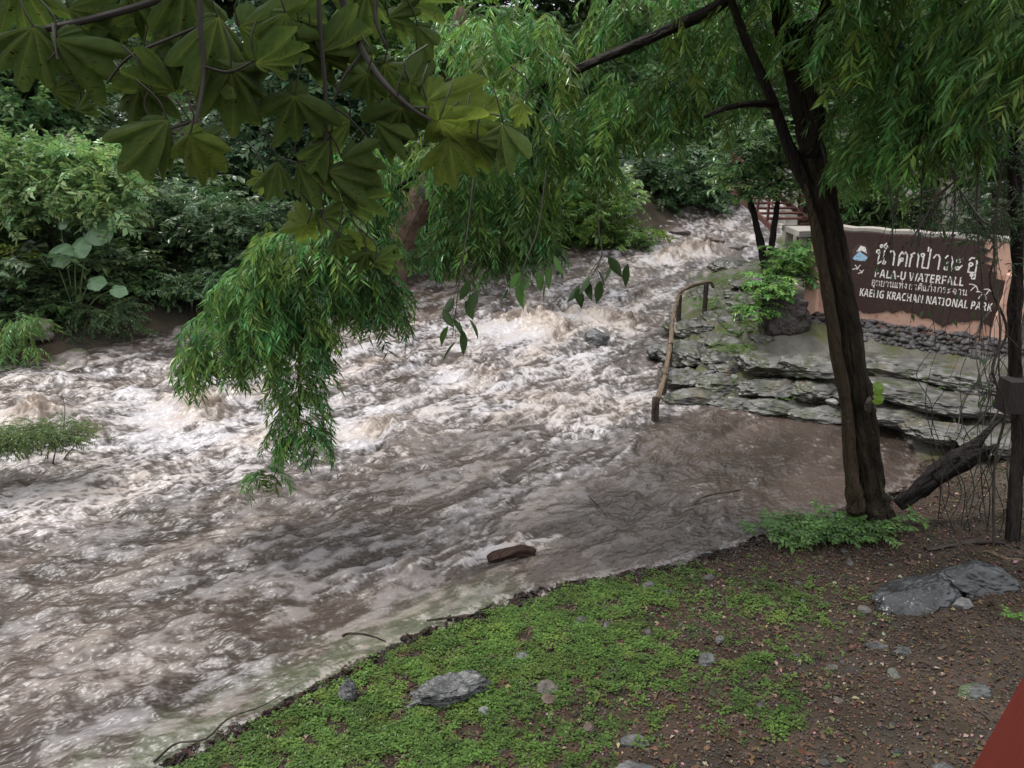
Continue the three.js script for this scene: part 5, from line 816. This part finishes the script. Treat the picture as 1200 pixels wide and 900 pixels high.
// ---------------------------------------------------------------- ground cover, litter and gravel
{
  const r = rngOf(800), A = { pos: [], col: [], idx: [] };
  const tuft = seed => { const q = rngOf(seed), B = { pos: [], col: [], idx: [] }; for (let i = 0; i < 11; i++) { const a = q() * 6.28, rr = 0.03 * q(), k = 0.75 + 0.5 * q(); leafInto(B, V(Math.cos(a) * rr, 0.008 + 0.022 * q(), Math.sin(a) * rr), V(Math.cos(a), 0.2 + 0.4 * q(), Math.sin(a)).normalize(), V(0, 1, 0), 0.02 + 0.014 * q(), 0.014 + 0.006 * q(), 0.05, 0.3, [0.062 * k, 0.115 * k, 0.023 * k]); } return geoOf(B.pos, B.idx, B.col); };
  const tufts = [1, 2, 3].map(tuft), lists = [[], [], []];
  for (let i = 0; i < 76000; i++) {
    const x = -3.6 + r() * 6.8, z = -2.6 - r() * 4.9, sh = shoreAt(x, z), g = grassy(x, z, sh); if (r() > g * 1.1 || sh.d < -0.28 && r() < 0.6) continue;
    const k = 0.65 + 0.7 * r() + 0.6 * fbm(x * 1.3, 2, z * 1.3, 4), y2 = fbm(x * 3, 7, z * 3, 2);
    lists[i % 3].push({ m: pose(x, landHeight(x, z, sh) + (sh.d < 0 ? Math.min(0.05, -sh.d * 0.14) : 0), z, (r() - 0.5) * 0.4, r() * 6.28, (r() - 0.5) * 0.4, 0.5 + 1.0 * r() * r()), c: [k * (1 + 0.6 * Math.max(0, y2)), k, k * 0.9] });
  }
  lists.forEach((l, k) => { copies(numbered('ground_cover'), tufts[k], M.cover, l).userData = { kind: 'stuff', label: 'bright green small-leaved ground cover on the near bank', category: 'ground cover' }; });
  const weeds = [[], []]; // taller seedlings among the cover
  for (let i = 0; i < 700; i++) { const x = -3 + r() * 6, z = -2.8 - r() * 4.2, sh = shoreAt(x, z); if (sh.n < 0.6 || sh.d < 0.15 || r() > 0.15 + grassy(x, z, sh)) continue; const k = 0.9 + 0.7 * r(); weeds[i % 2].push({ m: pose(x, landHeight(x, z, sh) + 0.015, z, (r() - 0.5), r() * 6.28, 0.5 + 0.5 * r(), 0.1 + 0.14 * r() * r()), c: [k * (1.2 + 0.5 * r()), k * 1.3, k * 0.8] }); }
  weeds.forEach((l, k) => { copies(numbered('weed_seedlings'), OVAL[k], M.cover, l).userData = { kind: 'stuff', label: 'scattered taller weed seedlings among the ground cover', category: 'weeds' }; });
  // leaf litter, bark flakes and gravel
  const flake = seed => { const q = rngOf(seed), B = { pos: [], col: [], idx: [] }; leafInto(B, V(-0.5, 0, 0), V(1, 0.1, 0.05).normalize(), V(0.1, 1, 0.2), 1, 0.5 + 0.2 * q(), 0.1 + 0.1 * q(), 0.15 * q(), [1, 1, 1]); return geoOf(B.pos, B.idx, B.col); };
  const chip = stone(820, 0.5, 0.3, 0.4, { cuts: 6, detail: 1, base: [0.9, 0.9, 0.9], tint: [1, 1, 1] });
  const flakes = [[], [], []], chips = [];
  const tone = () => { const q = r(); return q < 0.45 ? [0.07, 0.041, 0.025] : q < 0.75 ? [0.035, 0.026, 0.02] : q < 0.93 ? [0.1, 0.062, 0.038] : q < 0.98 ? [0.24, 0.185, 0.135] : [0.09, 0.085, 0.03]; };
  for (let i = 0; i < 110000; i++) {
    const x = -2.6 + r() * 9.5, z = -2.4 - r() * 7.2, sh = shoreAt(x, z); if (sh.n < 0.3 || sh.d < -0.02) continue;
    const g = grassy(x, z, sh); if (r() < g * 0.9) continue;
    const c = tone().map(v => v * (0.7 + 0.6 * r())), y = landHeight(x, z, sh) + 0.003 + 0.008 * r();
    if (i % 5 < 3) flakes[i % 3].push({ m: pose(x, y, z, (r() - 0.5) * 0.8, r() * 6.28, (r() - 0.5) * 0.8, 0.014 + 0.055 * r() * r()), c });
    else chips.push({ m: pose(x, y, z, r(), r() * 6.28, r(), 0.01 + 0.022 * r() * r()), c: c.map((v, j) => mixv(v, [0.09, 0.085, 0.08][j], 0.5)) });
  }
  for (let i = 0; i < 11000; i++) { // dark sodden line of debris where the flood laps
    const k = Math.floor(r() * 9) + 4, [ax, az] = BANK_NEAR[k], [bx, bz] = BANK_NEAR[k + 1], u = r(), off = -0.05 + 0.2 * r() * r(), jit = 0.12 * fbm((ax + u) * 3, 4, az * 3, 3), x = mixv(ax, bx, u) + (off + jit) * 0.5, z = mixv(az, bz, u) + off + jit, sh = shoreAt(x, z); if (fbm(x * 2.2, 6, z * 2.2, 3) < -0.06 && r() < 0.8) continue;
    const c = [0.024, 0.017, 0.013].map(v => v * (0.6 + 1.2 * r())); flakes[i % 3].push({ m: pose(x, landHeight(x, z, sh) + 0.006 + 0.012 * r(), z, (r() - 0.5) * 1.5, r() * 6.28, (r() - 0.5) * 1.5, 0.025 + 0.075 * r() * r()), c });
  }
  flakes.forEach((l, k) => { copies(numbered('leaf_litter'), flake(830 + k), M.litter, l).userData = { kind: 'stuff', label: 'brown fallen leaves and bark flakes on the dirt', category: 'leaf litter' }; });
  copies('gravel', chip, M.litter, chips).userData = { kind: 'stuff', label: 'fine gravel and chips scattered on the dirt', category: 'gravel' };
}
// ---------------------------------------------------------------- red painted rail at the viewer's feet
{
  const a = V(...[1.651, 2.5, -2.116]), b = V(...[1.299, 2.5, -1.76]), d = b.clone().sub(a).normalize(), n = V(-d.z, 0, d.x); if (n.x < 0) n.negate();
  const w = 0.22, p = a.clone().addScaledVector(d, -2.2).addScaledVector(n, w / 2), q = b.clone().addScaledVector(d, 2.0).addScaledVector(n, w / 2), mid = p.clone().add(q).multiplyScalar(0.5);
  const t = thing('painted_rail', 'red-brown painted timber rail at the edge of the dirt bank', 'rail', [mid.x, ground(mid.x, mid.z), mid.z]);
  const paint = new THREE.MeshPhysicalMaterial({ color: new THREE.Color(0.065, 0.009, 0.005), specularIntensity: 0.25, roughness: 0.85, bumpMap: T.bark, bumpScale: 0.002, });
  { // worn paint: grain, scuffs and bare specks
    const cv = document.createElement('canvas'); cv.width = 256; cv.height = 1024; const g2 = cv.getContext('2d'), r2 = rngOf(41); g2.fillStyle = '#a8a8a8'; g2.fillRect(0, 0, 256, 1024);
    for (let i = 0; i < 900; i++) { const k = r2(); g2.fillStyle = k < 0.5 ? 'rgba(70,66,66,0.10)' : k < 0.93 ? 'rgba(255,235,225,0.09)' : 'rgba(255,190,150,0.35)'; g2.fillRect(r2() * 256, r2() * 1024, 1 + 3 * r2() + (k > 0.93 ? 2 : 0), k > 0.93 ? 3 + 8 * r2() : 10 + 120 * r2()); }
    const wear = new THREE.CanvasTexture(cv); wear.wrapS = wear.wrapT = THREE.RepeatWrapping; wear.repeat.set(4, 1); paint.map = wear; paint.color.multiplyScalar(1.35);
  }
  const s = new THREE.Shape(); s.moveTo(-w / 2, -0.05); s.lineTo(w / 2, -0.05); s.lineTo(w / 2, 0.0); s.lineTo(-w / 2, 0.0);
  const g = new THREE.ExtrudeGeometry(s, { depth: p.distanceTo(q), bevelEnabled: true, bevelSize: 0.008, bevelThickness: 0.008, bevelSegments: 3 });
  const rail = part('rail', g, paint, t); rail.position.add(p); rail.lookAt(q);
  for (const k of [0.1, 0.9]) { const c = p.clone().lerp(q, k), h = 2.44 - ground(c.x, c.z) + 0.2, o = part('post', new THREE.BoxGeometry(0.12, h, 0.12), paint, t); o.position.add(V(c.x, 2.44 - h / 2, c.z)); }
}
// ---------------------------------------------------------------- large lobed leaves overhead
function lobedLeaf(seed, size, backlit = false) { // hangs from the origin, tip down; lobes, rib creases and curl are real
  const r = rngOf(seed), n = 72, rings = 9, A = { pos: [], col: [], idx: [] }, lob = [[0, 1, 0.24], [0.45, 0.97, 0.22], [-0.45, 0.97, 0.22], [0.95, 0.8, 0.26], [-0.95, 0.8, 0.26]].map(([a, l, w]) => [a + (r() - 0.5) * 0.12, l * (0.85 + 0.3 * r()), w * (0.9 + 0.3 * r())]);
  const curl = 0.2 + 0.5 * r(), sideFold = 0.2 + 0.6 * r(), ph = r() * 6, tn = 0.8 + 0.4 * r();
  const uv = [0.5, 0.98];
  const R = a => { let m = 0.2; for (const [b, l, w] of lob) m = Math.max(m, l * Math.exp(-(((a - b) / w) ** 2) * 0.5) ** 0.8); return m * (1 + 0.03 * Math.sin(a * 23 + ph) + 0.09 * n3(a * 3, seed, 0)); };
  A.pos.push(0, 0, 0); A.col.push(0.12, 0.14, 0.04);
  for (let k = 1; k <= rings; k++) for (let i = 0; i < n; i++) {
    const a = (i / n - 0.5) * Math.PI * 2, f = k / rings, q = R(a) * f * size;
    let vein = 0; for (const [b] of lob) vein = Math.max(vein, Math.exp(-(((a - b) * f / 0.05) ** 2)));
    const x = Math.sin(a) * q, y = -Math.cos(a) * q, z = -curl * size * f * f * 0.6 - sideFold * Math.abs(x) * 0.7 + 0.03 * size * Math.sin(a * 6 + ph) * f + 0.014 * size * vein + 0.012 * size * n3(x * 5, y * 5, seed) + 0.006 * size * Math.sin(f * 30 - Math.abs(a) * 9) * f;
    A.pos.push(x, y, z); uv.push(0.5 + x * 0.45, 0.98 + y * 0.88);
    const pat = 1 + 0.18 * n3(x * 14, y * 14, seed) + 0.1 * n3(x * 50, y * 50, seed), c = mix3(backlit ? [0.125, 0.175, 0.025] : [0.064, 0.104, 0.02], [0.12, 0.14, 0.04], vein * 0.5).map(v => v * pat * tn);  // the lighter tone paints in light shining through the blade
    A.col.push(...c);
  }
  for (let k = 0; k < rings; k++) for (let i = 0; i < n; i++) { const j = (i + 1) % n; if (k === 0) A.idx.push(0, 1 + i, 1 + j); else { const p = 1 + (k - 1) * n, q = 1 + k * n; A.idx.push(p + i, q + i, q + j, p + i, q + j, p + j); } }
  return geoOf(A.pos, A.idx, A.col, uv);
}
{ // blade surface: rib and side veins, mottling, brown spots and nibbled holes' rims
  const cv = document.createElement('canvas'); cv.width = cv.height = 512; const g = cv.getContext('2d'), r = rngOf(905); g.fillStyle = '#c9c9c9'; g.fillRect(0, 0, 512, 512);
  for (let i = 0; i < 1500; i++) { const k = r(); g.fillStyle = k < 0.45 ? 'rgba(110,120,95,0.10)' : k < 0.96 ? 'rgba(255,255,235,0.10)' : 'rgba(95,60,30,0.28)'; g.beginPath(); g.ellipse(r() * 512, r() * 512, 2 + 16 * r() * r(), 2 + 12 * r() * r(), r() * 3, 0, 7); g.fill(); }
  for (const a of [0, 0.45, -0.45, 0.95, -0.95]) {
    const ex = 256 + Math.sin(a) * 230, ey = 10 + Math.cos(a) * 450; g.strokeStyle = 'rgba(250,250,200,0.75)'; g.lineWidth = 4; g.beginPath(); g.moveTo(256, 10); g.lineTo(ex, ey); g.stroke();
    g.lineWidth = 1.6; g.strokeStyle = 'rgba(240,245,190,0.55)';
    for (let k = 2; k < 12; k++) for (const s of [-1, 1]) { const u = k / 12.5, px = mixv(256, ex, u), py = mixv(10, ey, u), l = 60 * u * (1.1 - 0.5 * u); g.beginPath(); g.moveTo(px, py); g.quadraticCurveTo(px + Math.sin(a + s * 0.9) * l * 0.6, py + Math.cos(a + s * 0.9) * l * 0.6, px + Math.sin(a + s * 0.6) * l * 1.2, py + Math.cos(a + s * 0.6) * l * 1.2); g.stroke(); }
  }
  for (let i = 0; i < 7; i++) { const x = r() * 512, y = 120 + r() * 390, q = 3 + 10 * r() * r(); g.fillStyle = 'rgba(120,75,35,0.8)'; g.beginPath(); g.arc(x, y, q, 0, 7); g.fill(); g.fillStyle = 'rgba(70,45,25,0.7)'; g.beginPath(); g.arc(x, y, q * 0.5, 0, 7); g.fill(); }
  const t = new THREE.CanvasTexture(cv); t.colorSpace = THREE.SRGBColorSpace; M.broadLeaf.map = t; M.broadLeaf.color.setRGB(1.9, 1.9, 1.9);
}
{
  const r = rngOf(900), shapes = Array.from({ length: 10 }, (_, i) => lobedLeaf(910 + i, 1, i > 6)); // the last three are yellower, backlit glow put into their colour
  function leafyBranch(label, stems, leaves) {
    const t = thing('lobed_leaf_branch', label, 'branch', stems[0][0][0]);
    stems.forEach(([p, rr], i) => part(i ? 'twig' : 'branch', limb(p, rr, { sides: 7, per: 7, rough: 0.35, seed: 920 + i, color: [0.03, 0.024, 0.02] }), M.twig, t));
    leaves.forEach(([p, size, spin, pitch, yaw, k]) => {
      const m = shadows(new THREE.Mesh(shapes[k === 'y' || k === 'b' ? 7 + Math.floor(r() * 3) : Math.floor(r() * 7)], M.broadLeaf)); m.name = 'leaf'; m.position.set(...p).sub(t.position);
      m.rotation.set((pitch + (r() - 0.5) * 60) * rad, (yaw + (r() - 0.5) * 90) * rad, (spin + (r() - 0.5) * 30) * rad, 'YXZ'); m.scale.setScalar(size * (0.55 + 0.35 * r())); t.add(m);
      // its stalk
      const s = limb([p, [p[0] + (r() - 0.5) * 0.05, p[1] + 0.05, p[2] + 0.01], [p[0] + (r() - 0.5) * 0.12, p[1] + 0.1, p[2] + (r() - 0.5) * 0.06]], [0.003, 0.0025, 0.003], { sides: 4, per: 3, color: [0.03, 0.027, 0.014] });
      const st = shadows(new THREE.Mesh(s, M.twig)); st.name = 'stalk'; st.position.copy(t.position).negate(); t.add(st);
    });
  }
  // [attachment point, size m, spin, pitch (+ = face tips to the ground), yaw, tone]
  leafyBranch('branch of very dark large lobed leaves overhanging the far corner of the river',
    [[[[-1.533, 4.433, -2.4], [-1.361, 4.455, -2.4], [-1.189, 4.485, -2.4], [-0.967, 4.542, -2.4], [-0.793, 4.622, -2.4]], [0.008, 0.009, 0.008, 0.01, 0.012]], [[[-1.108, 4.316, -2.3], [-1.04, 4.381, -2.3], [-0.938, 4.435, -2.35], [-0.857, 4.477, -2.4]], [0.003, 0.004, 0.005, 0.006]], [[[-1.281, 4.477, -2.4], [-1.256, 4.435, -2.35], [-1.23, 4.376, -2.3]], [0.004, 0.004, 0.003]]],
    [[[-1.307, 4.462, -2.35], 0.26, -25, -10, 20, 'd'], [[-1.225, 4.43, -2.3], 0.28, 20, 5, -30, 'd'], [[-1.231, 4.516, -2.4], 0.2, 60, 30, 10, 'm'], [[-1.103, 4.574, -2.5], 0.2, 30, 20, 0, 'm'], [[-1.191, 4.402, -2.4], 0.2, 70, 40, 20, 'm'], [[-1.154, 4.484, -2.5], 0.2, 80, 30, 0, 'm'], [[-1.359, 4.59, -2.4], 0.24, 0, 20, 0, 'd'], [[-0.903, 4.58, -2.4], 0.22, 10, 0, 20, 'd'], [[-1.014, 4.506, -2.5], 0.2, -40, 30, 0, 'm'], [[-1.29, 4.303, -2.35], 0.14, 40, 10, -20, 'd'], [[-1.228, 4.246, -2.35], 0.1, 90, 10, 0, 'm']]);
  leafyBranch('hanging twig of large lobed leaves with one bright translucent leaf',
    [[[[-0.814, 4.604, -2.3], [-0.833, 4.461, -2.3], [-0.838, 4.344, -2.3], [-0.855, 4.222, -2.25], [-0.87, 4.178, -2.25]], [0.007, 0.007, 0.006, 0.005, 0.003]], [[[-0.837, 4.359, -2.3], [-0.771, 4.346, -2.3], [-0.694, 4.376, -2.3]], [0.004, 0.004, 0.003]], [[[-0.855, 4.222, -2.25], [-0.928, 4.2, -2.25], [-0.976, 4.189, -2.25]], [0.003, 0.003, 0.002]]],
    [[[-0.859, 4.183, -2.2], 0.19, 8, -15, -10, 'b'], [[-0.847, 4.174, -2.25], 0.2, 55, 0, 25, 'm'], [[-0.934, 4.222, -2.25], 0.24, -35, 5, 35, 'd'], [[-1.015, 4.311, -2.3], 0.22, -30, 0, -20, 'm'], [[-0.943, 4.303, -2.35], 0.24, -60, 30, 20, 'd'], [[-1.039, 4.373, -2.4], 0.2, 80, 45, 0, 'm'], [[-0.802, 4.488, -2.35], 0.24, 5, 0, 10, 'd'], [[-0.765, 4.355, -2.3], 0.26, 30, 10, 20, 'd'], [[-0.694, 4.372, -2.3], 0.22, 75, 30, 10, 'm'], [[-0.762, 4.472, -2.4], 0.22, 50, 20, -20, 'd'], [[-0.61, 4.287, -2.35], 0.2, -15, 0, 10, 'm'], [[-0.813, 4.402, -2.4], 0.18, -30, 20, 0, 'y'], [[-0.889, 4.411, -2.45], 0.16, -70, 30, 0, 'm'], [[-0.994, 4.212, -2.3], 0.16, -10, 0, 50, 'm'], [[-0.629, 4.505, -2.4], 0.2, 10, 10, 0, 'd'], [[-0.713, 4.551, -2.5], 0.2, 40, 10, 0, 'd']]);
  leafyBranch('branch of yellow-green large lobed leaves reaching over mid river',
    [[[[-0.531, 4.657, -2.6], [-0.5, 4.542, -2.6], [-0.447, 4.419, -2.55], [-0.385, 4.333, -2.5], [-0.307, 4.261, -2.5], [-0.206, 4.201, -2.5]], [0.013, 0.012, 0.01, 0.008, 0.006, 0.004]], [[[-0.447, 4.419, -2.55], [-0.506, 4.333, -2.5], [-0.552, 4.225, -2.5]], [0.006, 0.004, 0.002]], [[[-0.307, 4.261, -2.5], [-0.154, 4.254, -2.5], [-0.026, 4.235, -2.5]], [0.003, 0.003, 0.002]], [[[-0.384, 4.657, -2.6], [-0.412, 4.519, -2.6], [-0.378, 4.424, -2.6]], [0.008, 0.007, 0.004]]],
    [[[-0.255, 4.278, -2.5], 0.26, 50, 25, 10, 'y'], [[-0.214, 4.224, -2.45], 0.24, 35, 15, 20, 'y'], [[-0.304, 4.333, -2.5], 0.22, 70, 30, 0, 'm'], [[-0.332, 4.261, -2.5], 0.2, -20, 10, 0, 'm'], [[-0.429, 4.357, -2.5], 0.2, -30, 25, 0, 'm'], [[-0.393, 4.387, -2.6], 0.22, 20, 20, 10, 'm'], [[-0.469, 4.419, -2.6], 0.2, -60, 30, 0, 'm'], [[-0.498, 4.225, -2.55], 0.2, -40, 10, 20, 'd'], [[-0.419, 4.225, -2.55], 0.2, 10, 10, -20, 'd'], [[-0.284, 4.495, -2.6], 0.18, 20, 5, -20, 'm'], [[-0.373, 4.519, -2.6], 0.18, 70, 20, 0, 'd'], [[-0.433, 4.589, -2.6], 0.2, -10, 10, 0, 'd'], [[-0.332, 4.577, -2.6], 0.2, 40, 10, 0, 'd'], [[-0.129, 4.201, -2.5], 0.18, 25, 5, 0, 'y'], [[-0.026, 4.213, -2.5], 0.16, 0, 0, -40, 'm'], [[0.031, 4.273, -2.5], 0.11, 20, -10, 20, 'y'], [[-0.194, 4.176, -2.5], 0.18, 10, 5, 30, 'y'], [[-0.487, 4.501, -2.65], 0.2, -70, 20, 0, 'm'], [[-0.104, 4.164, -2.5], 0.14, 60, 10, 0, 'm'], [[-0.547, 4.612, -2.6], 0.22, -20, 10, 0, 'd']]);
  leafyBranch('long dangling stem with sparse lobed leaves at its lower end',
    [[[[-0.552, 4.64, -2.5], [-0.558, 4.484, -2.5], [-0.556, 4.273, -2.5], [-0.581, 4.076, -2.5], [-0.596, 3.947, -2.5], [-0.55, 3.882, -2.5]], [0.007, 0.007, 0.006, 0.005, 0.004, 0.002]], [[[-0.562, 4.273, -2.5], [-0.5, 4.237, -2.5], [-0.439, 4.176, -2.5]], [0.003, 0.003, 0.002]], [[[-0.704, 4.114, -2.5], [-0.64, 4.096, -2.5], [-0.577, 4.101, -2.5]], [0.002, 0.003, 0.003]]],
    [[[-0.718, 4.101, -2.5], 0.18, -10, -10, 0, 'm'], [[-0.653, 4.101, -2.5], 0.18, 30, 0, 20, 'm'], [[-0.776, 4.061, -2.55], 0.13, -40, 0, 0, 'b'], [[-0.563, 4.076, -2.5], 0.18, 60, 20, 0, 'd'], [[-0.641, 3.916, -2.5], 0.16, -60, 20, 0, 'y'], [[-0.6, 3.934, -2.5], 0.15, 70, 25, 0, 'd'], [[-0.521, 4.114, -2.5], 0.2, 20, 0, -30, 'd'], [[-0.557, 4.164, -2.5], 0.2, -20, 10, 30, 'd'], [[-0.459, 3.828, -2.5], 0.14, 0, 0, 10, 'm'], [[-0.471, 3.855, -2.5], 0.13, -50, 10, 0, 'y'], [[-0.434, 3.801, -2.5], 0.1, 60, 0, 0, 'm'], [[-0.551, 3.868, -2.5], 0.14, 10, 10, 10, 'r'], [[-0.635, 4.461, -2.5], 0.2, 0, 20, 0, 'd'], [[-0.564, 4.415, -2.5], 0.2, 60, 20, 0, 'd'], [[-0.529, 3.999, -2.5], 0.16, 30, 0, 0, 'm']]);
  // boughs added out of view to shade the hanging lobed leaves
  const up = thing('added_shade_boughs', 'added unseen upper boughs with large lobed leaves shading the hanging branches', 'tree', [-0.9, 6.0, -1.6]), ru = rngOf(955);
  const list = Array.from({ length: 4 }, () => []);
  for (let i = 0; i < 190; i++) list[i % 4].push({ m: pose(-3.2 + 2.1 * ru(), 5.15 + 1.5 * ru(), -3.6 + 2.9 * ru(), -1.2 + ru() * 1.1, ru() * 6.28, (ru() - 0.5), 0.2 + 0.08 * ru()), c: [0.9 + 0.3 * ru(), 1, 1] });
  list.forEach((l, i) => copies('foliage', shapes[i], M.broadLeaf, l, up));
  part('limb', limb([[-5, 6.6, 0.5], [-2.6, 6.1, -1.4], [-0.9, 6.0, -2.2], [0.4, 6.3, -2.6]], [0.06, 0.045, 0.03, 0.012], { sides: 8, color: [0.03, 0.024, 0.02] }), M.bark, up);
}
{ // dark sprigs of plain oval leaves dangling over the rapids
  const r = rngOf(960);
  const blade = (A, p, dir, nor, len, wid, c) => { // an oval blade with a folded rib
    const s = dir.clone().cross(nor).normalize(), n = s.clone().cross(dir).normalize(), at = A.pos.length / 3, prof = [[0, 0.03], [0.15, 0.3], [0.4, 0.5], [0.65, 0.42], [0.85, 0.2], [1, 0.01]];
    prof.forEach(([l, w]) => { for (const k of [-1, 0, 1]) { const q = p.clone().addScaledVector(dir, l * len).addScaledVector(s, k * w * wid).addScaledVector(n, Math.abs(k) * w * wid * 0.35); q.y -= 0.12 * len * l * l; A.pos.push(q.x, q.y, q.z); A.col.push(...c.map(v => v * (k ? 1 : 1.25))); } });
    for (let i = 0; i < 5; i++) for (let k = 0; k < 2; k++) { const q = at + i * 3 + k; A.idx.push(q, q + 1, q + 3, q + 1, q + 4, q + 3); }
  };
  [[[[-0.253, 3.927, -5.5], [-0.307, 3.529, -5.5], [-0.36, 3.232, -5.5], [-0.43, 2.769, -5.5]], 'dark leafy sprig dangling lowest over mid river', [[-0.301, 3.172, -5.5], [-0.411, 3.062, -5.5], [-0.486, 2.988, -5.5], [-0.333, 3.037, -5.5], [-0.439, 2.913, -5.5], [-0.305, 2.913, -5.5], [-0.355, 2.832, -5.5], [-0.4, 2.749, -5.5], [-0.253, 3.111, -5.5], [-0.466, 2.838, -5.5]]], [[[0.611, 3.794, -5.8], [0.634, 3.492, -5.8], [0.659, 3.306, -5.8], [0.571, 3.116, -5.8]], 'dark leafy sprig dangling above the brown heap of water', [[0.569, 3.167, -5.8], [0.508, 3.084, -5.8], [0.631, 3.205, -5.8], [0.558, 3.128, -5.8], [0.768, 3.255, -5.8], [0.66, 3.116, -5.8], [0.483, 3.064, -5.8], [0.703, 3.306, -5.8], [0.85, 3.255, -5.8]]], [[[0.243, 3.912, -5.8], [0.186, 3.492, -5.8], [0.094, 3.243, -5.8], [0.076, 3.116, -5.8]], 'green leafy sprig dangling between the two dark sprigs', [[0.063, 3.179, -5.8], [0.139, 3.141, -5.8], [0.032, 3.084, -5.8], [0.189, 3.192, -5.8], [0.284, 3.23, -5.8], [0.314, 3.306, -5.8], [0.114, 3.064, -5.8], [0.254, 3.116, -5.8]]]].forEach(([p, label, ends], i) => {
    const t = thing('dangling_sprig', label, 'sprig', p[0]); part('twig', limb(p, [0.006, 0.005, 0.003], { sides: 5, per: 6, rough: 0.3, seed: 961 + i, color: [0.05, 0.045, 0.03] }), M.twig, t);
    const c = new THREE.CatmullRomCurve3(p.map(q => V(...q)));
    ends.forEach(([x, y, z], k) => {
      const at = c.getPoint(0.66 + 0.34 * k / ends.length), e = V(x, y, z + (r() - 0.5) * 0.12), A = { pos: [], col: [], idx: [] }, tn = [0.6, 0.55, 1.3][i] * (0.8 + 0.4 * r());
      twigInto(A, at, e, 0.002, [0.05, 0.05, 0.03]);
      blade(A, e, V((r() - 0.5) * 1.4, -0.8, (r() - 0.5)).normalize(), dirOf(r, 0.5), 0.14 + 0.04 * r(), 0.075, [0.05 * tn, 0.1 * tn, 0.025 * tn]);
      part('leaf', geoOf(A.pos, A.idx, A.col), M.leaf, t);
    });
  });
}
renderer.render(scene, camera);
